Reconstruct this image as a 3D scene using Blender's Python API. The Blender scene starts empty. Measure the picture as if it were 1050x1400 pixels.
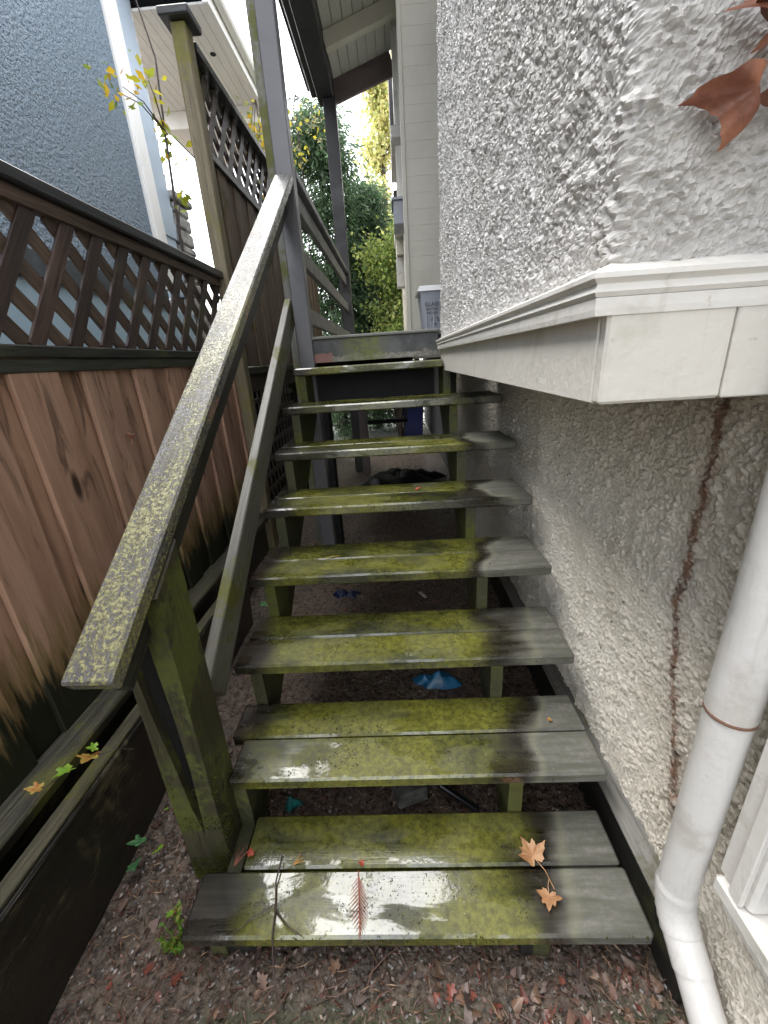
import bpy, math, random
import numpy as np
from mathutils import Matrix, Vector
SC = bpy.context.scene
COL = SC.collection
RNG = np.random.default_rng(7)
random.seed(7)

# ------------------------------------------------------------------ camera
CAM = Vector((0.4588, -0.5494, 1.4658))
PITCH, ROLL, YAW, FPX = 0.358, -0.0665, -0.0452, 557.1
cam = bpy.data.cameras.new('camera'); camo = bpy.data.objects.new('camera', cam); COL.objects.link(camo)
fw = Vector((math.sin(YAW)*math.cos(PITCH), math.cos(YAW)*math.cos(PITCH), -math.sin(PITCH)))
rt = Vector((math.cos(YAW), -math.sin(YAW), 0)); up = rt.cross(fw)
r2 = math.cos(ROLL)*rt + math.sin(ROLL)*up; u2 = -math.sin(ROLL)*rt + math.cos(ROLL)*up
M = Matrix((r2, u2, -fw)).transposed().to_4x4(); M.translation = CAM
camo.matrix_world = M
cam.sensor_fit = 'HORIZONTAL'; cam.sensor_width = 36; cam.lens = FPX*36/1050
cam.clip_start = 0.02; cam.clip_end = 2000
SC.camera = camo

# ------------------------------------------------------------------ light
EL, AZ = math.radians(56), math.radians(-62)      # sun direction: AZ from +y towards +x
w = bpy.data.worlds.new('World'); SC.world = w; w.use_nodes = True
wn = w.node_tree.nodes; wl = w.node_tree.links
bg = wn['Background']; sky = wn.new('ShaderNodeTexSky'); sky.sky_type = 'NISHITA'; sky.sun_disc = False
sky.sun_elevation = EL; sky.sun_rotation = AZ; sky.dust_density = 1.2; sky.air_density = 1.0
hs = wn.new('ShaderNodeHueSaturation'); hs.inputs['Saturation'].default_value = 0.16
wl.new(sky.outputs[0], hs.inputs['Color']); wl.new(hs.outputs[0], bg.inputs['Color'])
bg.inputs['Strength'].default_value = 0.15
sun = bpy.data.lights.new('sun', 'SUN'); sun.energy = 1.0; sun.angle = math.radians(75); sun.color = (1.0, 0.96, 0.9)
suno = bpy.data.objects.new('sun', sun); COL.objects.link(suno)
sd = Vector((math.sin(AZ)*math.cos(EL), math.cos(AZ)*math.cos(EL), math.sin(EL)))
suno.rotation_euler = sd.to_track_quat('Z', 'Y').to_euler(); suno.location = (0, 0, 12)
SC.view_settings.view_transform = 'Standard'; SC.view_settings.look = 'None'
SC.view_settings.gamma = 1; SC.view_settings.exposure = 2.55
SC.cycles.use_denoising = True
SC.cycles.max_bounces = 5; SC.cycles.diffuse_bounces = 4; SC.cycles.glossy_bounces = 3

# ------------------------------------------------------------------ materials
class N:
    def __init__(s, name, rough=0.6, spec=0.5):
        s.m = bpy.data.materials.new(name); s.m.use_nodes = True
        s.t = s.m.node_tree; s.b = s.t.nodes['Principled BSDF']
        s.b.inputs['Roughness'].default_value = rough
        s.b.inputs['Specular IOR Level'].default_value = spec
    def n(s, t): return s.t.nodes.new(t)
    def put(s, inp, v):
        if isinstance(v, bpy.types.NodeSocket): s.t.links.new(v, inp)
        elif isinstance(v, (tuple, list)) and len(v) == 3 and inp.type == 'RGBA': inp.default_value = (*v, 1)
        else: inp.default_value = v
    def pos(s): return s.n('ShaderNodeNewGeometry').outputs['Position']
    def nor(s): return s.n('ShaderNodeNewGeometry').outputs['True Normal']
    def obj(s): return s.n('ShaderNodeTexCoord').outputs['Object']
    def rnd(s): return s.n('ShaderNodeObjectInfo').outputs['Random']
    def map(s, v, scale=(1, 1, 1), loc=(0, 0, 0)):
        k = s.n('ShaderNodeMapping'); s.put(k.inputs[0], v); s.put(k.inputs['Scale'], scale); s.put(k.inputs['Location'], loc); return k.outputs[0]
    def vadd(s, a, b):
        k = s.n('ShaderNodeVectorMath'); s.put(k.inputs[0], a); s.put(k.inputs[1], b); return k.outputs[0]
    def noise(s, v, scale, detail=4, rough=0.55, dist=0.0):
        k = s.n('ShaderNodeTexNoise'); s.put(k.inputs['Vector'], v); k.inputs['Scale'].default_value = scale
        k.inputs['Detail'].default_value = detail; k.inputs['Roughness'].default_value = rough; k.inputs['Distortion'].default_value = dist
        return k.outputs['Fac']
    def vor(s, v, scale, feat='F1', rand=1.0):
        k = s.n('ShaderNodeTexVoronoi'); k.feature = feat; s.put(k.inputs['Vector'], v); k.inputs['Scale'].default_value = scale
        return k.outputs['Distance']
    def ramp(s, f, lo, hi, a=0.0, b=1.0):
        k = s.n('ShaderNodeMapRange'); k.interpolation_type = 'SMOOTHSTEP'; s.put(k.inputs[0], f)
        for i, v in zip((1, 2, 3, 4), (lo, hi, a, b)): s.put(k.inputs[i], v)
        return k.outputs[0]
    def math(s, op, a, b=0.0):
        k = s.n('ShaderNodeMath'); k.operation = op; s.put(k.inputs[0], a); s.put(k.inputs[1], b); return k.outputs[0]
    def mix(s, f, a, b, mode='MIX'):
        k = s.n('ShaderNodeMix'); k.data_type = 'RGBA'; k.blend_type = mode
        s.put(k.inputs[0], f); s.put(k.inputs[6], a); s.put(k.inputs[7], b); return k.outputs[2]
    def sep(s, v):
        k = s.n('ShaderNodeSeparateXYZ'); s.put(k.inputs[0], v); return k.outputs
    def bump(s, h, strength=0.5, dist=0.01, normal=None):
        k = s.n('ShaderNodeBump'); s.put(k.inputs['Height'], h); k.inputs['Strength'].default_value = strength; k.inputs['Distance'].default_value = dist
        if normal is not None: s.put(k.inputs['Normal'], normal)
        return k.outputs[0]
    def fin(s, col=None, rough=None, normal=None):
        if col is not None: s.put(s.b.inputs['Base Color'], col)
        if rough is not None: s.put(s.b.inputs['Roughness'], rough)
        if normal is not None: s.put(s.b.inputs['Normal'], normal)
        return s.m

def objvec(k):          # object coordinates shifted per object so that alike boards differ
    r = k.rnd(); c = k.n('ShaderNodeCombineXYZ'); k.put(c.inputs[0], k.math('MULTIPLY', r, 37.0)); k.put(c.inputs[1], k.math('MULTIPLY', r, 19.0)); k.put(c.inputs[2], k.math('MULTIPLY', r, 53.0))
    return k.vadd(k.obj(), c.outputs[0])

def m_plain(name, col, rough=0.6, var=0.15, scale=8, bump=0.0, spec=0.5):
    k = N(name, rough, spec); f = k.noise(k.pos(), scale, 5)
    d = tuple(c*(1-2*var) for c in col); h = tuple(min(1, c*(1+var)) for c in col)
    nrm = k.bump(k.noise(k.pos(), scale*9, 4), bump, 0.004) if bump else None
    return k.fin(k.mix(k.ramp(f, 0.3, 0.7), d, h), None, nrm)

def m_wood(name, dark, light, rough=0.7, grain=1.0, moss=None, mossamt=0.5, wet=0.0, spec=0.5):
    """board whose local X runs along the grain"""
    k = N(name, rough, spec); v = objvec(k)
    g = k.noise(k.map(v, (1.2, 26, 26)), 3.0, 7, 0.65, 0.4)
    big = k.noise(k.map(v, (0.8, 3, 3)), 2.2, 4)
    fine = k.noise(k.map(v, (6, 170, 170)), 1.5, 4)
    c = k.mix(k.ramp(k.math('ADD', k.math('MULTIPLY', g, 0.65), k.math('MULTIPLY', big, 0.35)), 0.34, 0.66), dark, light)
    c = k.mix(k.ramp(fine, 0.25, 0.6, 0.45, 0.0), c, tuple(x*0.35 for x in dark))
    c = k.mix(k.ramp(k.rnd(), 0.0, 1.0, 0.0, 0.45), c, tuple(x*0.45 for x in dark))
    rg = rough
    if moss is not None:
        n1 = k.noise(k.vadd(k.pos(), (3.3, 1.7, 0.4)), 3.2, 6, 0.62); n2 = k.noise(k.pos(), 42, 4, 0.7)
        f = k.math('ADD', k.math('MULTIPLY', n1, 0.75), k.math('MULTIPLY', n2, 0.25))
        f = k.ramp(f, 0.60-mossamt*0.22, 0.70-mossamt*0.22)
        c = k.mix(f, c, k.mix(n2, tuple(x*0.45 for x in moss), moss))
        rg = k.math('ADD', rough, k.math('MULTIPLY', f, 0.25))
    if wet: rg = k.ramp(k.noise(k.pos(), 7, 4), 0.35, 0.65, max(0.08, rough-wet), rough+0.1)
    return k.fin(c, rg, k.bump(k.math('ADD', g, k.math('MULTIPLY', fine, 0.6)), 0.35*grain, 0.004))

def m_tread():
    k = N('mossy_wet_tread', 0.4, 0.5); v = objvec(k); p = k.pos(); X = k.sep(p)
    g = k.noise(k.map(v, (1.0, 24, 24)), 3.0, 7, 0.65, 0.35); fine = k.noise(k.map(v, (5, 150, 150)), 1.6, 4)
    wood = k.mix(k.ramp(g, 0.3, 0.7), (0.007, 0.006, 0.005), (0.034, 0.030, 0.022))
    n1 = k.noise(k.map(v, (1.0, 1.6, 1.6)), 2.6, 6, 0.62, 0.3); n2 = k.noise(p, 55, 4, 0.75); n3 = k.noise(k.map(v, (1, 9, 9)), 4, 5, 0.6)
    ms = k.math('ADD', k.math('MULTIPLY', n1, 0.55), k.math('ADD', k.math('MULTIPLY', n2, 0.2), k.math('MULTIPLY', n3, 0.25)))
    moss = k.mix(k.ramp(n1, 0.35, 0.68), (0.036, 0.043, 0.011), (0.178, 0.178, 0.030))
    moss = k.mix(k.ramp(n2, 0.35, 0.65), k.mix(0.6, moss, (0.02, 0.02, 0.008)), moss)
    # right-hand end kept dry by the bay overhead: bare grey wood with a dark wet rim
    wob = k.math('MULTIPLY', k.math('SUBTRACT', k.noise(k.vadd(p, (0, 0.6, 0)), 4.6, 1, 0.4), 0.5), 0.36)
    xx = k.math('ADD', X[0], wob)
    nomoss = k.ramp(xx, 0.70, 0.80)
    f = k.math('MULTIPLY', k.ramp(ms, 0.33, 0.52), k.math('SUBTRACT', 1.0, k.math('MULTIPLY', nomoss, 0.96)))
    left = k.ramp(k.math('ADD', X[0], wob), -0.09, 0.02)
    f = k.math('MULTIPLY', f, left)
    c = k.mix(f, wood, moss)
    dry = k.ramp(k.math('ADD', xx, k.math('MULTIPLY', k.math('SUBTRACT', n3, 0.5), 0.05)), 0.80, 0.875)
    grey = k.mix(k.ramp(n3, 0.3, 0.7), (0.10, 0.098, 0.088), (0.25, 0.24, 0.222))
    grey = k.mix(k.ramp(n2, 0.4, 0.7, 0.5, 0.0), grey, (0.10, 0.105, 0.06))
    rim = k.math('MULTIPLY', k.ramp(xx, 0.835, 0.855), k.ramp(xx, 0.855, 0.885, 1.0, 0.0))
    grey = k.mix(k.math('MULTIPLY', rim, 0.5), grey, (0.26, 0.26, 0.17))
    c = k.mix(k.math('MULTIPLY', dry, k.ramp(n1, 0.3, 0.7, 0.92, 0.6)), c, grey)
    speck = k.ramp(k.vor(p, 38), 0.05, 0.09, 1.0, 0.0); sp2 = k.ramp(k.noise(p, 9, 2), 0.52, 0.6)
    c = k.mix(k.math('MULTIPLY', k.math('MULTIPLY', speck, sp2), 0.7), c, (0.34, 0.30, 0.22))
    film = k.ramp(k.noise(k.map(v, (1.3, 3.0, 3.0), (5, 2, 1)), 2.8, 5, 0.6), 0.44, 0.58)
    wetr = k.ramp(film, 0, 1, 0.38, 0.10)
    wetr = k.math('ADD', wetr, k.math('MULTIPLY', f, 0.10))
    r = k.mix(dry, wetr, (0.62, 0.62, 0.62))
    hgt = k.math('ADD', k.math('MULTIPLY', g, 0.7), k.math('ADD', k.math('MULTIPLY', fine, 0.4), k.math('MULTIPLY', n2, 0.5)))
    wetmask = k.math('MULTIPLY', k.math('MULTIPLY', k.ramp(k.noise(k.map(v, (1.6, 4.0, 4.0), (5, 2, 1)), 2.8, 6, 0.65, 0.6), 0.47, 0.55), k.math('SUBTRACT', 1.0, dry)), k.ramp(k.noise(p, 130, 3, 0.6), 0.30, 0.42))
    k.put(k.b.inputs['Coat Weight'], wetmask); k.b.inputs['Coat IOR'].default_value = 1.75; k.b.inputs['Coat Roughness'].default_value = 0.07
    k.put(k.b.inputs['Coat Normal'], k.bump(k.noise(p, 28, 3, 0.55), 0.10, 0.004))
    return k.fin(c, r, k.bump(hgt, 0.22, 0.003))

def m_rail():
    k = N('lichen_handrail', 0.35, 0.5); v = objvec(k); X = k.sep(k.obj())
    g = k.noise(k.map(v, (1.2, 24, 24)), 3, 6, 0.65)
    wood = k.mix(k.ramp(g, 0.3, 0.7), (0.035, 0.033, 0.034), (0.12, 0.115, 0.115))
    n = k.noise(v, 120, 5, 0.8); b = k.noise(k.map(v, (1, 3, 3)), 2.6, 4); vv = k.vor(v, 150)
    spots = k.ramp(k.math('ADD', k.math('ADD', k.math('MULTIPLY', n, 0.55), k.math('MULTIPLY', b, 0.45)), k.math('MULTIPLY', vv, -0.12)), 0.43, 0.50)
    along = k.ramp(X[0], -0.5, 0.5, 1.0, 0.0)
    lich = k.mix(along, (0.30, 0.28, 0.25), (0.27, 0.26, 0.12))
    c = k.mix(spots, wood, k.mix(k.ramp(n, 0.4, 0.7), tuple(x*0.5 for x in (0.25, 0.23, 0.08)), lich))
    c = k.mix(k.math('MULTIPLY', k.ramp(k.noise(k.map(v, (1, 2, 2)), 3.4, 3), 0.60, 0.68), 0.35), c, (0.34, 0.16, 0.09))
    r = k.ramp(k.noise(v, 25, 4), 0.35, 0.65, 0.14, 0.40)
    k.b.inputs['Coat Weight'].default_value = 0.35; k.b.inputs['Coat IOR'].default_value = 1.45; k.b.inputs['Coat Roughness'].default_value = 0.15; k.put(k.b.inputs['Coat Normal'], k.bump(n, 0.3, 0.003))
    return k.fin(c, r, k.bump(k.math('ADD', k.math('MULTIPLY', spots, 0.8), n), 0.55, 0.003))

def m_fence():
    k = N('cedar_fence_board', 0.62, 0.4); v = objvec(k); p = k.pos(); Z = k.sep(p)[2]
    g = k.noise(k.map(v, (0.7, 9, 9)), 2.2, 6, 0.55, 0.5); big = k.noise(k.map(v, (1.4, 5, 5)), 2.0, 4, 0.6, 0.5); fine = k.noise(k.map(v, (4, 120, 120)), 1.5, 3)
    f = k.math('ADD', k.math('MULTIPLY', g, 0.55), k.math('MULTIPLY', big, 0.45))
    c = k.mix(k.ramp(f, 0.30, 0.70), (0.26, 0.145, 0.095), (0.48, 0.30, 0.205))
    c = k.mix(k.ramp(k.rnd(), 0.0, 1.0, 0.0, 0.30), c, (0.33, 0.22, 0.165))
    c = k.mix(k.ramp(fine, 0.3, 0.5, 0.10, 0.0), c, (0.06, 0.03, 0.02))
    knot = k.vor(k.map(v, (2.4, 7.0, 7.0)), 1.0)
    c = k.mix(k.ramp(knot, 0.06, 0.17, 0.9, 0.0), c, (0.018, 0.008, 0.006))
    stain = k.ramp(k.noise(k.map(v, (1.2, 7, 7), (3, 1, 7)), 2.6, 5, 0.6, 1.0), 0.54, 0.70)
    c = k.mix(k.math('MULTIPLY', stain, 0.68), c, (0.035, 0.018, 0.014))
    edge = k.math('ADD', Z, k.math('MULTIPLY', k.math('SUBTRACT', k.noise(k.map(v, (3.0, 26, 26)), 2.0, 5, 0.65), 0.5), 0.5))
    mossy = k.ramp(edge, 0.68, 0.86, 1.0, 0.0); rot = k.ramp(edge, 0.58, 0.70, 1.0, 0.0)
    c = k.mix(k.math('MULTIPLY', mossy, 0.7), c, (0.13, 0.10, 0.022)); c = k.mix(rot, c, (0.012, 0.014, 0.006))
    return k.fin(c, k.ramp(f, 0.3, 0.7, 0.45, 0.7), k.bump(k.math('ADD', g, k.math('MULTIPLY', fine, 0.5)), 0.35, 0.004))

def m_stucco(name, light, dark, rough=0.38, stain=0.0, rust=False, bumpscale=0, dirt_low=None):
    k = N(name, rough, 0.5); p = k.pos(); X = k.sep(p)
    a = k.noise(p, 2.1, 5, 0.6); b = k.noise(p, 30, 4, 0.6)
    c = k.mix(k.ramp(a, 0.35, 0.7), tuple(x*0.92 for x in light), light)
    pt = k.n('ShaderNodeNewGeometry').outputs['Pointiness']
    c = k.mix(k.ramp(b, 0.25, 0.5, 0.25, 0.0), c, dark)
    if stain:
        st = k.ramp(k.noise(k.vadd(p, (4, 2, 1)), 2.7, 5, 0.65), 0.42, 0.68)
        c = k.mix(k.math('MULTIPLY', st, stain), c, dark)
        pits = k.ramp(k.vor(p, 22), 0.07, 0.13, 1, 0); gate = k.ramp(k.noise(p, 5, 3), 0.5, 0.62)
        c = k.mix(k.math('MULTIPLY', k.math('MULTIPLY', pits, gate), 0.8), c, (0.05, 0.04, 0.03))
    if rust:   # rust run-off streak down the wall, wandering towards the steps lower down
        line = k.math('ADD', 0.232, k.math('MULTIPLY', k.ramp(X[2], 0.35, 0.95, 1.0, 0.0), -0.125))
        line = k.math('ADD', line, k.math('MULTIPLY', k.math('SUBTRACT', k.noise(k.map(p, (0, 0, 1)), 9, 3), 0.5), 0.05))
        d = k.math('ABSOLUTE', k.math('SUBTRACT', X[1], line))
        d = k.math('ADD', d, k.math('MULTIPLY', k.math('SUBTRACT', k.noise(p, 60, 5, 0.75), 0.5), 0.050))
        m1 = k.math('MULTIPLY', k.ramp(d, 0.005, 0.017, 1, 0), k.ramp(X[2], 0.36, 0.50))
        c = k.mix(k.math('MULTIPLY', k.ramp(d, 0.0, 0.06, 0.25, 0), k.ramp(X[2], 0.35, 0.5)), c, (0.20, 0.13, 0.09))
        c = k.mix(k.math('MULTIPLY', k.math('MULTIPLY', m1, k.ramp(k.noise(p, 42, 4, 0.7), 0.36, 0.50, 0.25, 1.0)), 0.95), c, k.mix(k.ramp(k.noise(p, 16, 3), 0.4, 0.6), (0.22, 0.12, 0.075), (0.11, 0.06, 0.04)))
    nrm = None
    if bumpscale:
        h = k.math('ADD', k.noise(p, bumpscale, 3, 0.5), k.math('MULTIPLY', k.noise(p, bumpscale*2.4, 2), 0.5))
        nrm = k.bump(h, 1.0, 0.06)
    else: nrm = k.bump(k.noise(p, 190, 5, 0.7), 0.55, 0.004)
    return k.fin(c, None, nrm)

def m_paint(name, col, rough=0.4, dirt=(0.2, 0.18, 0.14), amt=0.4, scale=5, crack=False, bump=0.12):
    k = N(name, rough, 0.5); p = k.pos()
    a = k.noise(p, scale, 6, 0.65, 0.4); c = k.mix(k.ramp(a, 0.52, 0.75, 0, amt), col, dirt)
    b = k.noise(p, 40, 5, 0.7); c = k.mix(k.ramp(b, 0.64, 0.74, 0, amt*0.9), c, dirt)
    sk = k.noise(k.map(p, (1, 1, 0.09)), 34, 4, 0.6); c = k.mix(k.ramp(sk, 0.56, 0.74, 0, amt*0.6), c, dirt)
    if crack:
        e = k.vor(k.vadd(p, (0.3, 0, 0)), 9, 'DISTANCE_TO_EDGE'); gate = k.ramp(k.noise(p, 6, 3), 0.55, 0.62)
        c = k.mix(k.math('MULTIPLY', k.ramp(e, 0.004, 0.012, 0.55, 0), gate), c, dirt)
    return k.fin(c, k.ramp(a, 0.3, 0.7, rough*0.8, rough*1.3), k.bump(k.math('ADD', k.noise(p, 55, 4), k.noise(p, 9, 3)), bump, 0.006))

def m_attr(name, rough=0.5, trans=0.0):
    k = N(name, rough, 0.4); a = k.n('ShaderNodeAttribute'); a.attribute_name = 'Col'
    c = a.outputs['Color']
    k.fin(k.mix(k.ramp(k.noise(k.pos(), 60, 3), 0.3, 0.7, 0.0, 0.35), c, (0.02, 0.015, 0.01)))
    if trans:
        tr = k.n('ShaderNodeBsdfTranslucent'); k.put(tr.inputs[0], c); mx = k.n('ShaderNodeMixShader'); mx.inputs[0].default_value = trans
        k.t.links.new(k.b.outputs[0], mx.inputs[1]); k.t.links.new(tr.outputs[0], mx.inputs[2])
        k.t.links.new(mx.outputs[0], k.t.nodes['Material Output'].inputs['Surface'])
    return k.m

def m_leaf(name, c1, c2, scale=9, rough=0.45, trans=0.2):
    k = N(name, rough, 0.4); p = k.obj()
    c = k.mix(k.ramp(k.noise(p, scale, 4), 0.35, 0.65), c1, c2); k.fin(c, None, k.bump(k.noise(p, scale*6, 3), 0.3, 0.002))
    tr = k.n('ShaderNodeBsdfTranslucent'); k.put(tr.inputs[0], c); mx = k.n('ShaderNodeMixShader'); mx.inputs[0].default_value = trans
    k.t.links.new(k.b.outputs[0], mx.inputs[1]); k.t.links.new(tr.outputs[0], mx.inputs[2]); k.t.links.new(mx.outputs[0], k.t.nodes['Material Output'].inputs['Surface'])
    return k.m

def m_soil():
    k = N('wet_leafy_soil', 0.5, 0.4); p = k.pos(); X = k.sep(p)
    a = k.noise(p, 5, 6, 0.65); b = k.noise(p, 46, 5, 0.7); vv = k.vor(p, 70)
    c = k.mix(k.ramp(b, 0.3, 0.7), (0.038, 0.028, 0.022), (0.20, 0.155, 0.12))
    c = k.mix(k.ramp(a, 0.5, 0.7, 0, 0.6), c, (0.06, 0.052, 0.048))
    c = k.mix(k.math('MULTIPLY', k.ramp(vv, 0.18, 0.3, 1, 0), k.ramp(a, 0.45, 0.6)), c, (0.16, 0.13, 0.115))
    gr = k.math('MULTIPLY', k.ramp(X[1], -0.12, -0.02, 1, 0), k.ramp(k.noise(p, 3.3, 5, 0.6), 0.46, 0.6))
    c = k.mix(k.math('MULTIPLY', gr, 0.8), c, (0.06, 0.075, 0.035))
    return k.fin(c, k.ramp(b, 0.3, 0.7, 0.20, 0.5), k.bump(k.math('ADD', b, k.math('MULTIPLY', vv, -0.6)), 0.9, 0.012))

MAT = {}
def mats():
    MAT['tread'] = m_tread(); MAT['rail'] = m_rail(); MAT['fence'] = m_fence(); MAT['soil'] = m_soil()
    MAT['stringer'] = m_wood('mossy_stringer_wood', (0.03, 0.032, 0.014), (0.085, 0.085, 0.035), 0.6, 1, (0.11, 0.12, 0.02), 0.55)
    MAT['subrail'] = m_wood('dark_wet_wood', (0.012, 0.012, 0.011), (0.040, 0.038, 0.033), 0.5, 1, (0.05, 0.055, 0.012), 0.15)
    MAT['rail2'] = m_wood('grey_weathered_rail', (0.11, 0.11, 0.09), (0.25, 0.24, 0.21), 0.45, 0.8, (0.14, 0.145, 0.03), 0.50)
    MAT['post'] = m_wood('mossy_split_post', (0.028, 0.026, 0.014), (0.085, 0.078, 0.042), 0.5, 1.4, (0.10, 0.115, 0.018), 0.55)
    MAT['postdark'] = m_wood('black_rotten_core', (0.004, 0.004, 0.004), (0.012, 0.011, 0.010), 0.7, 1.4, None, 0.5, 0.0, 0.2)
    MAT['slat'] = m_wood('lattice_slat_wood', (0.018, 0.012, 0.011), (0.105, 0.066, 0.052), 0.42, 0.8, (0.10, 0.095, 0.045), 0.30)
    MAT['slatback'] = m_wood('lattice_back_slat_wood', (0.045, 0.030, 0.022), (0.15, 0.10, 0.07), 0.5, 0.8, (0.07, 0.08, 0.03), 0.3)
    MAT['cap'] = m_wood('wet_black_cap_rail', (0.020, 0.021, 0.024), (0.065, 0.066, 0.068), 0.32, 0.8, (0.05, 0.06, 0.02), 0.2)
    MAT['mossrail'] = m_wood('mossy_dark_fence_rail', (0.014, 0.016, 0.012), (0.05, 0.052, 0.04), 0.45, 1, (0.06, 0.075, 0.02), 0.5)
    MAT['plank'] = m_wood('black_wet_retaining_plank', (0.006, 0.006, 0.004), (0.034, 0.030, 0.020), 0.30, 2.0, (0.10, 0.085, 0.045), 0.30)
    MAT['timber'] = m_wood('mossy_retaining_timber', (0.020, 0.019, 0.012), (0.12, 0.11, 0.07), 0.4, 1.6, (0.13, 0.13, 0.03), 0.35)
    MAT['fpost'] = m_wood('mossy_tall_fence_post', (0.16, 0.125, 0.07), (0.42, 0.36, 0.23), 0.55, 1.2, (0.24, 0.22, 0.06), 0.5)
    MAT['fpostdark'] = m_wood('dark_brown_batten', (0.04, 0.028, 0.022), (0.12, 0.09, 0.07), 0.6, 1)
    MAT['greyboard'] = m_wood('weathered_tall_fence_board', (0.075, 0.048, 0.032), (0.21, 0.15, 0.10), 0.6, 1, (0.12, 0.10, 0.03), 0.25)
    MAT['stucco'] = m_stucco('white_roughcast', (0.60, 0.585, 0.57), (0.36, 0.34, 0.30), 0.5, 0.35)
    MAT['stucco2'] = m_stucco('dirty_lower_roughcast', (0.72, 0.675, 0.59), (0.42, 0.365, 0.28), 0.48, 0.38, True)
    MAT['skirt'] = m_paint('cream_skirt_paint', (0.66, 0.635, 0.58), 0.42, (0.36, 0.34, 0.25), 0.55, 5, False, 0.35)
    MAT['trim'] = m_paint('white_trim_paint', (0.74, 0.72, 0.68), 0.35, (0.34, 0.33, 0.24), 0.55, 7, False, 0.35)
    MAT['pipe'] = m_paint('white_pipe_paint', (0.70, 0.685, 0.66), 0.34, (0.36, 0.32, 0.26), 0.5, 6, False, 0.22)
    MAT['rustring'] = m_paint('rust', (0.16, 0.085, 0.055), 0.7, (0.42, 0.38, 0.34), 0.9, 22)
    MAT['ledge'] = m_wood('grey_wall_ledge', (0.10, 0.095, 0.085), (0.30, 0.29, 0.26), 0.55, 1, (0.14, 0.13, 0.07), 0.4)
    MAT['blue'] = m_stucco('blue_stucco', (0.20, 0.275, 0.35), (0.10, 0.15, 0.205), 0.36, 0, False, 34)
    MAT['bluelap'] = m_paint('pale_blue_lap', (0.42, 0.50, 0.60), 0.4, (0.3, 0.36, 0.42), 0.2)
    MAT['bluebase'] = m_paint('pale_blue_basement', (0.32, 0.43, 0.50), 0.5, (0.22, 0.3, 0.34), 0.3, 2)
    MAT['darkband'] = m_plain('dark_band', (0.045, 0.055, 0.065), 0.5)
    MAT['white'] = m_paint('white_house_paint', (0.80, 0.79, 0.77), 0.45, (0.6, 0.59, 0.55), 0.25, 3)
    MAT['stone'] = m_plain('grey_stone', (0.33, 0.32, 0.31), 0.7, 0.25, 9, 0.8)
    MAT['siding'] = m_paint('beige_siding', (0.58, 0.55, 0.475), 0.5, (0.42, 0.39, 0.33), 0.35, 3)
    MAT['beam'] = m_paint('cream_beam', (0.68, 0.66, 0.55), 0.5, (0.4, 0.28, 0.22), 0.3, 3)
    MAT['soffit'] = m_paint('pale_soffit', (0.64, 0.64, 0.57), 0.5, (0.45, 0.35, 0.3), 0.25, 3)
    MAT['brown'] = m_paint('brown_fascia', (0.19, 0.15, 0.145), 0.5, (0.11, 0.085, 0.08), 0.4, 5)
    MAT['red'] = m_paint('red_brown_beam', (0.17, 0.06, 0.04), 0.55, (0.09, 0.04, 0.03), 0.4, 5)
    MAT['eave'] = m_paint('dark_eave', (0.035, 0.033, 0.036), 0.45, (0.08, 0.075, 0.075), 0.4, 6)
    MAT['ppost'] = m_paint('grey_porch_paint', (0.118, 0.118, 0.128), 0.35, (0.08, 0.08, 0.085), 0.5, 4)
    MAT['prail'] = m_paint('worn_grey_rail_paint', (0.15, 0.145, 0.14), 0.45, (0.26, 0.23, 0.19), 0.5, 6)
    MAT['landing'] = m_landing()
    MAT['porchfloor'] = m_paint('worn_porch_floor', (0.16, 0.165, 0.15), 0.5, (0.3, 0.3, 0.27), 0.5, 9)
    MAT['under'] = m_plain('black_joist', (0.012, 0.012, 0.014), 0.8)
    MAT['concrete'] = m_plain('pale_concrete', (0.42, 0.41, 0.39), 0.7, 0.2, 5, 0.3)
    MAT['bin'] = m_plain('grey_bin_plastic', (0.30, 0.32, 0.37), 0.35, 0.05, 4)
    MAT['binlid'] = m_plain('pale_bin_lid', (0.52, 0.53, 0.55), 0.4, 0.05, 4)
    MAT['ink'] = m_plain('black_print', (0.02, 0.02, 0.025), 0.5)
    MAT['bluebin'] = m_plain('blue_bin_plastic', (0.010, 0.022, 0.16), 0.35, 0.1, 4)
    MAT['bag'] = m_plain('light_blue_plastic', (0.015, 0.15, 0.32), 0.3, 0.2, 14)
    MAT['teal'] = m_plain('teal_plastic', (0.01, 0.18, 0.17), 0.4, 0.2, 14)
    MAT['tarp'] = m_plain('black_tarp', (0.010, 0.011, 0.014), 0.35, 0.3, 5)
    MAT['navy'] = m_plain('navy_plastic', (0.006, 0.014, 0.06), 0.3, 0.2, 5)
    MAT['litterwhite'] = m_plain('white_scrap', (0.6, 0.58, 0.55), 0.5)
    MAT['block'] = m_plain('grey_block', (0.10, 0.10, 0.09), 0.8, 0.3, 20, 0.5)
    MAT['glass'] = m_plain('dark_window', (0.02, 0.02, 0.024), 0.08, 0.05, 4)
    MAT['attr'] = m_attr('leaf_litter_colours', 0.38); MAT['foliage'] = m_attr('foliage_colours', 0.45, 0.5)
    MAT['bark'] = m_plain('bark', (0.06, 0.045, 0.035), 0.8, 0.3, 12, 0.6)
    MAT['twig'] = m_plain('dark_twig', (0.05, 0.032, 0.026), 0.5, 0.3, 30)
    MAT['maple'] = m_leaf('tan_maple_leaf', (0.40, 0.20, 0.09), (0.56, 0.33, 0.18), 26)
    MAT['dry'] = m_leaf('dry_copper_leaf', (0.16, 0.060, 0.038), (0.36, 0.150, 0.085), 22, 0.35, 0.1)
    MAT['redleaf'] = m_leaf('wet_red_leaf', (0.34, 0.05, 0.03), (0.45, 0.10, 0.05), 30)
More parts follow.
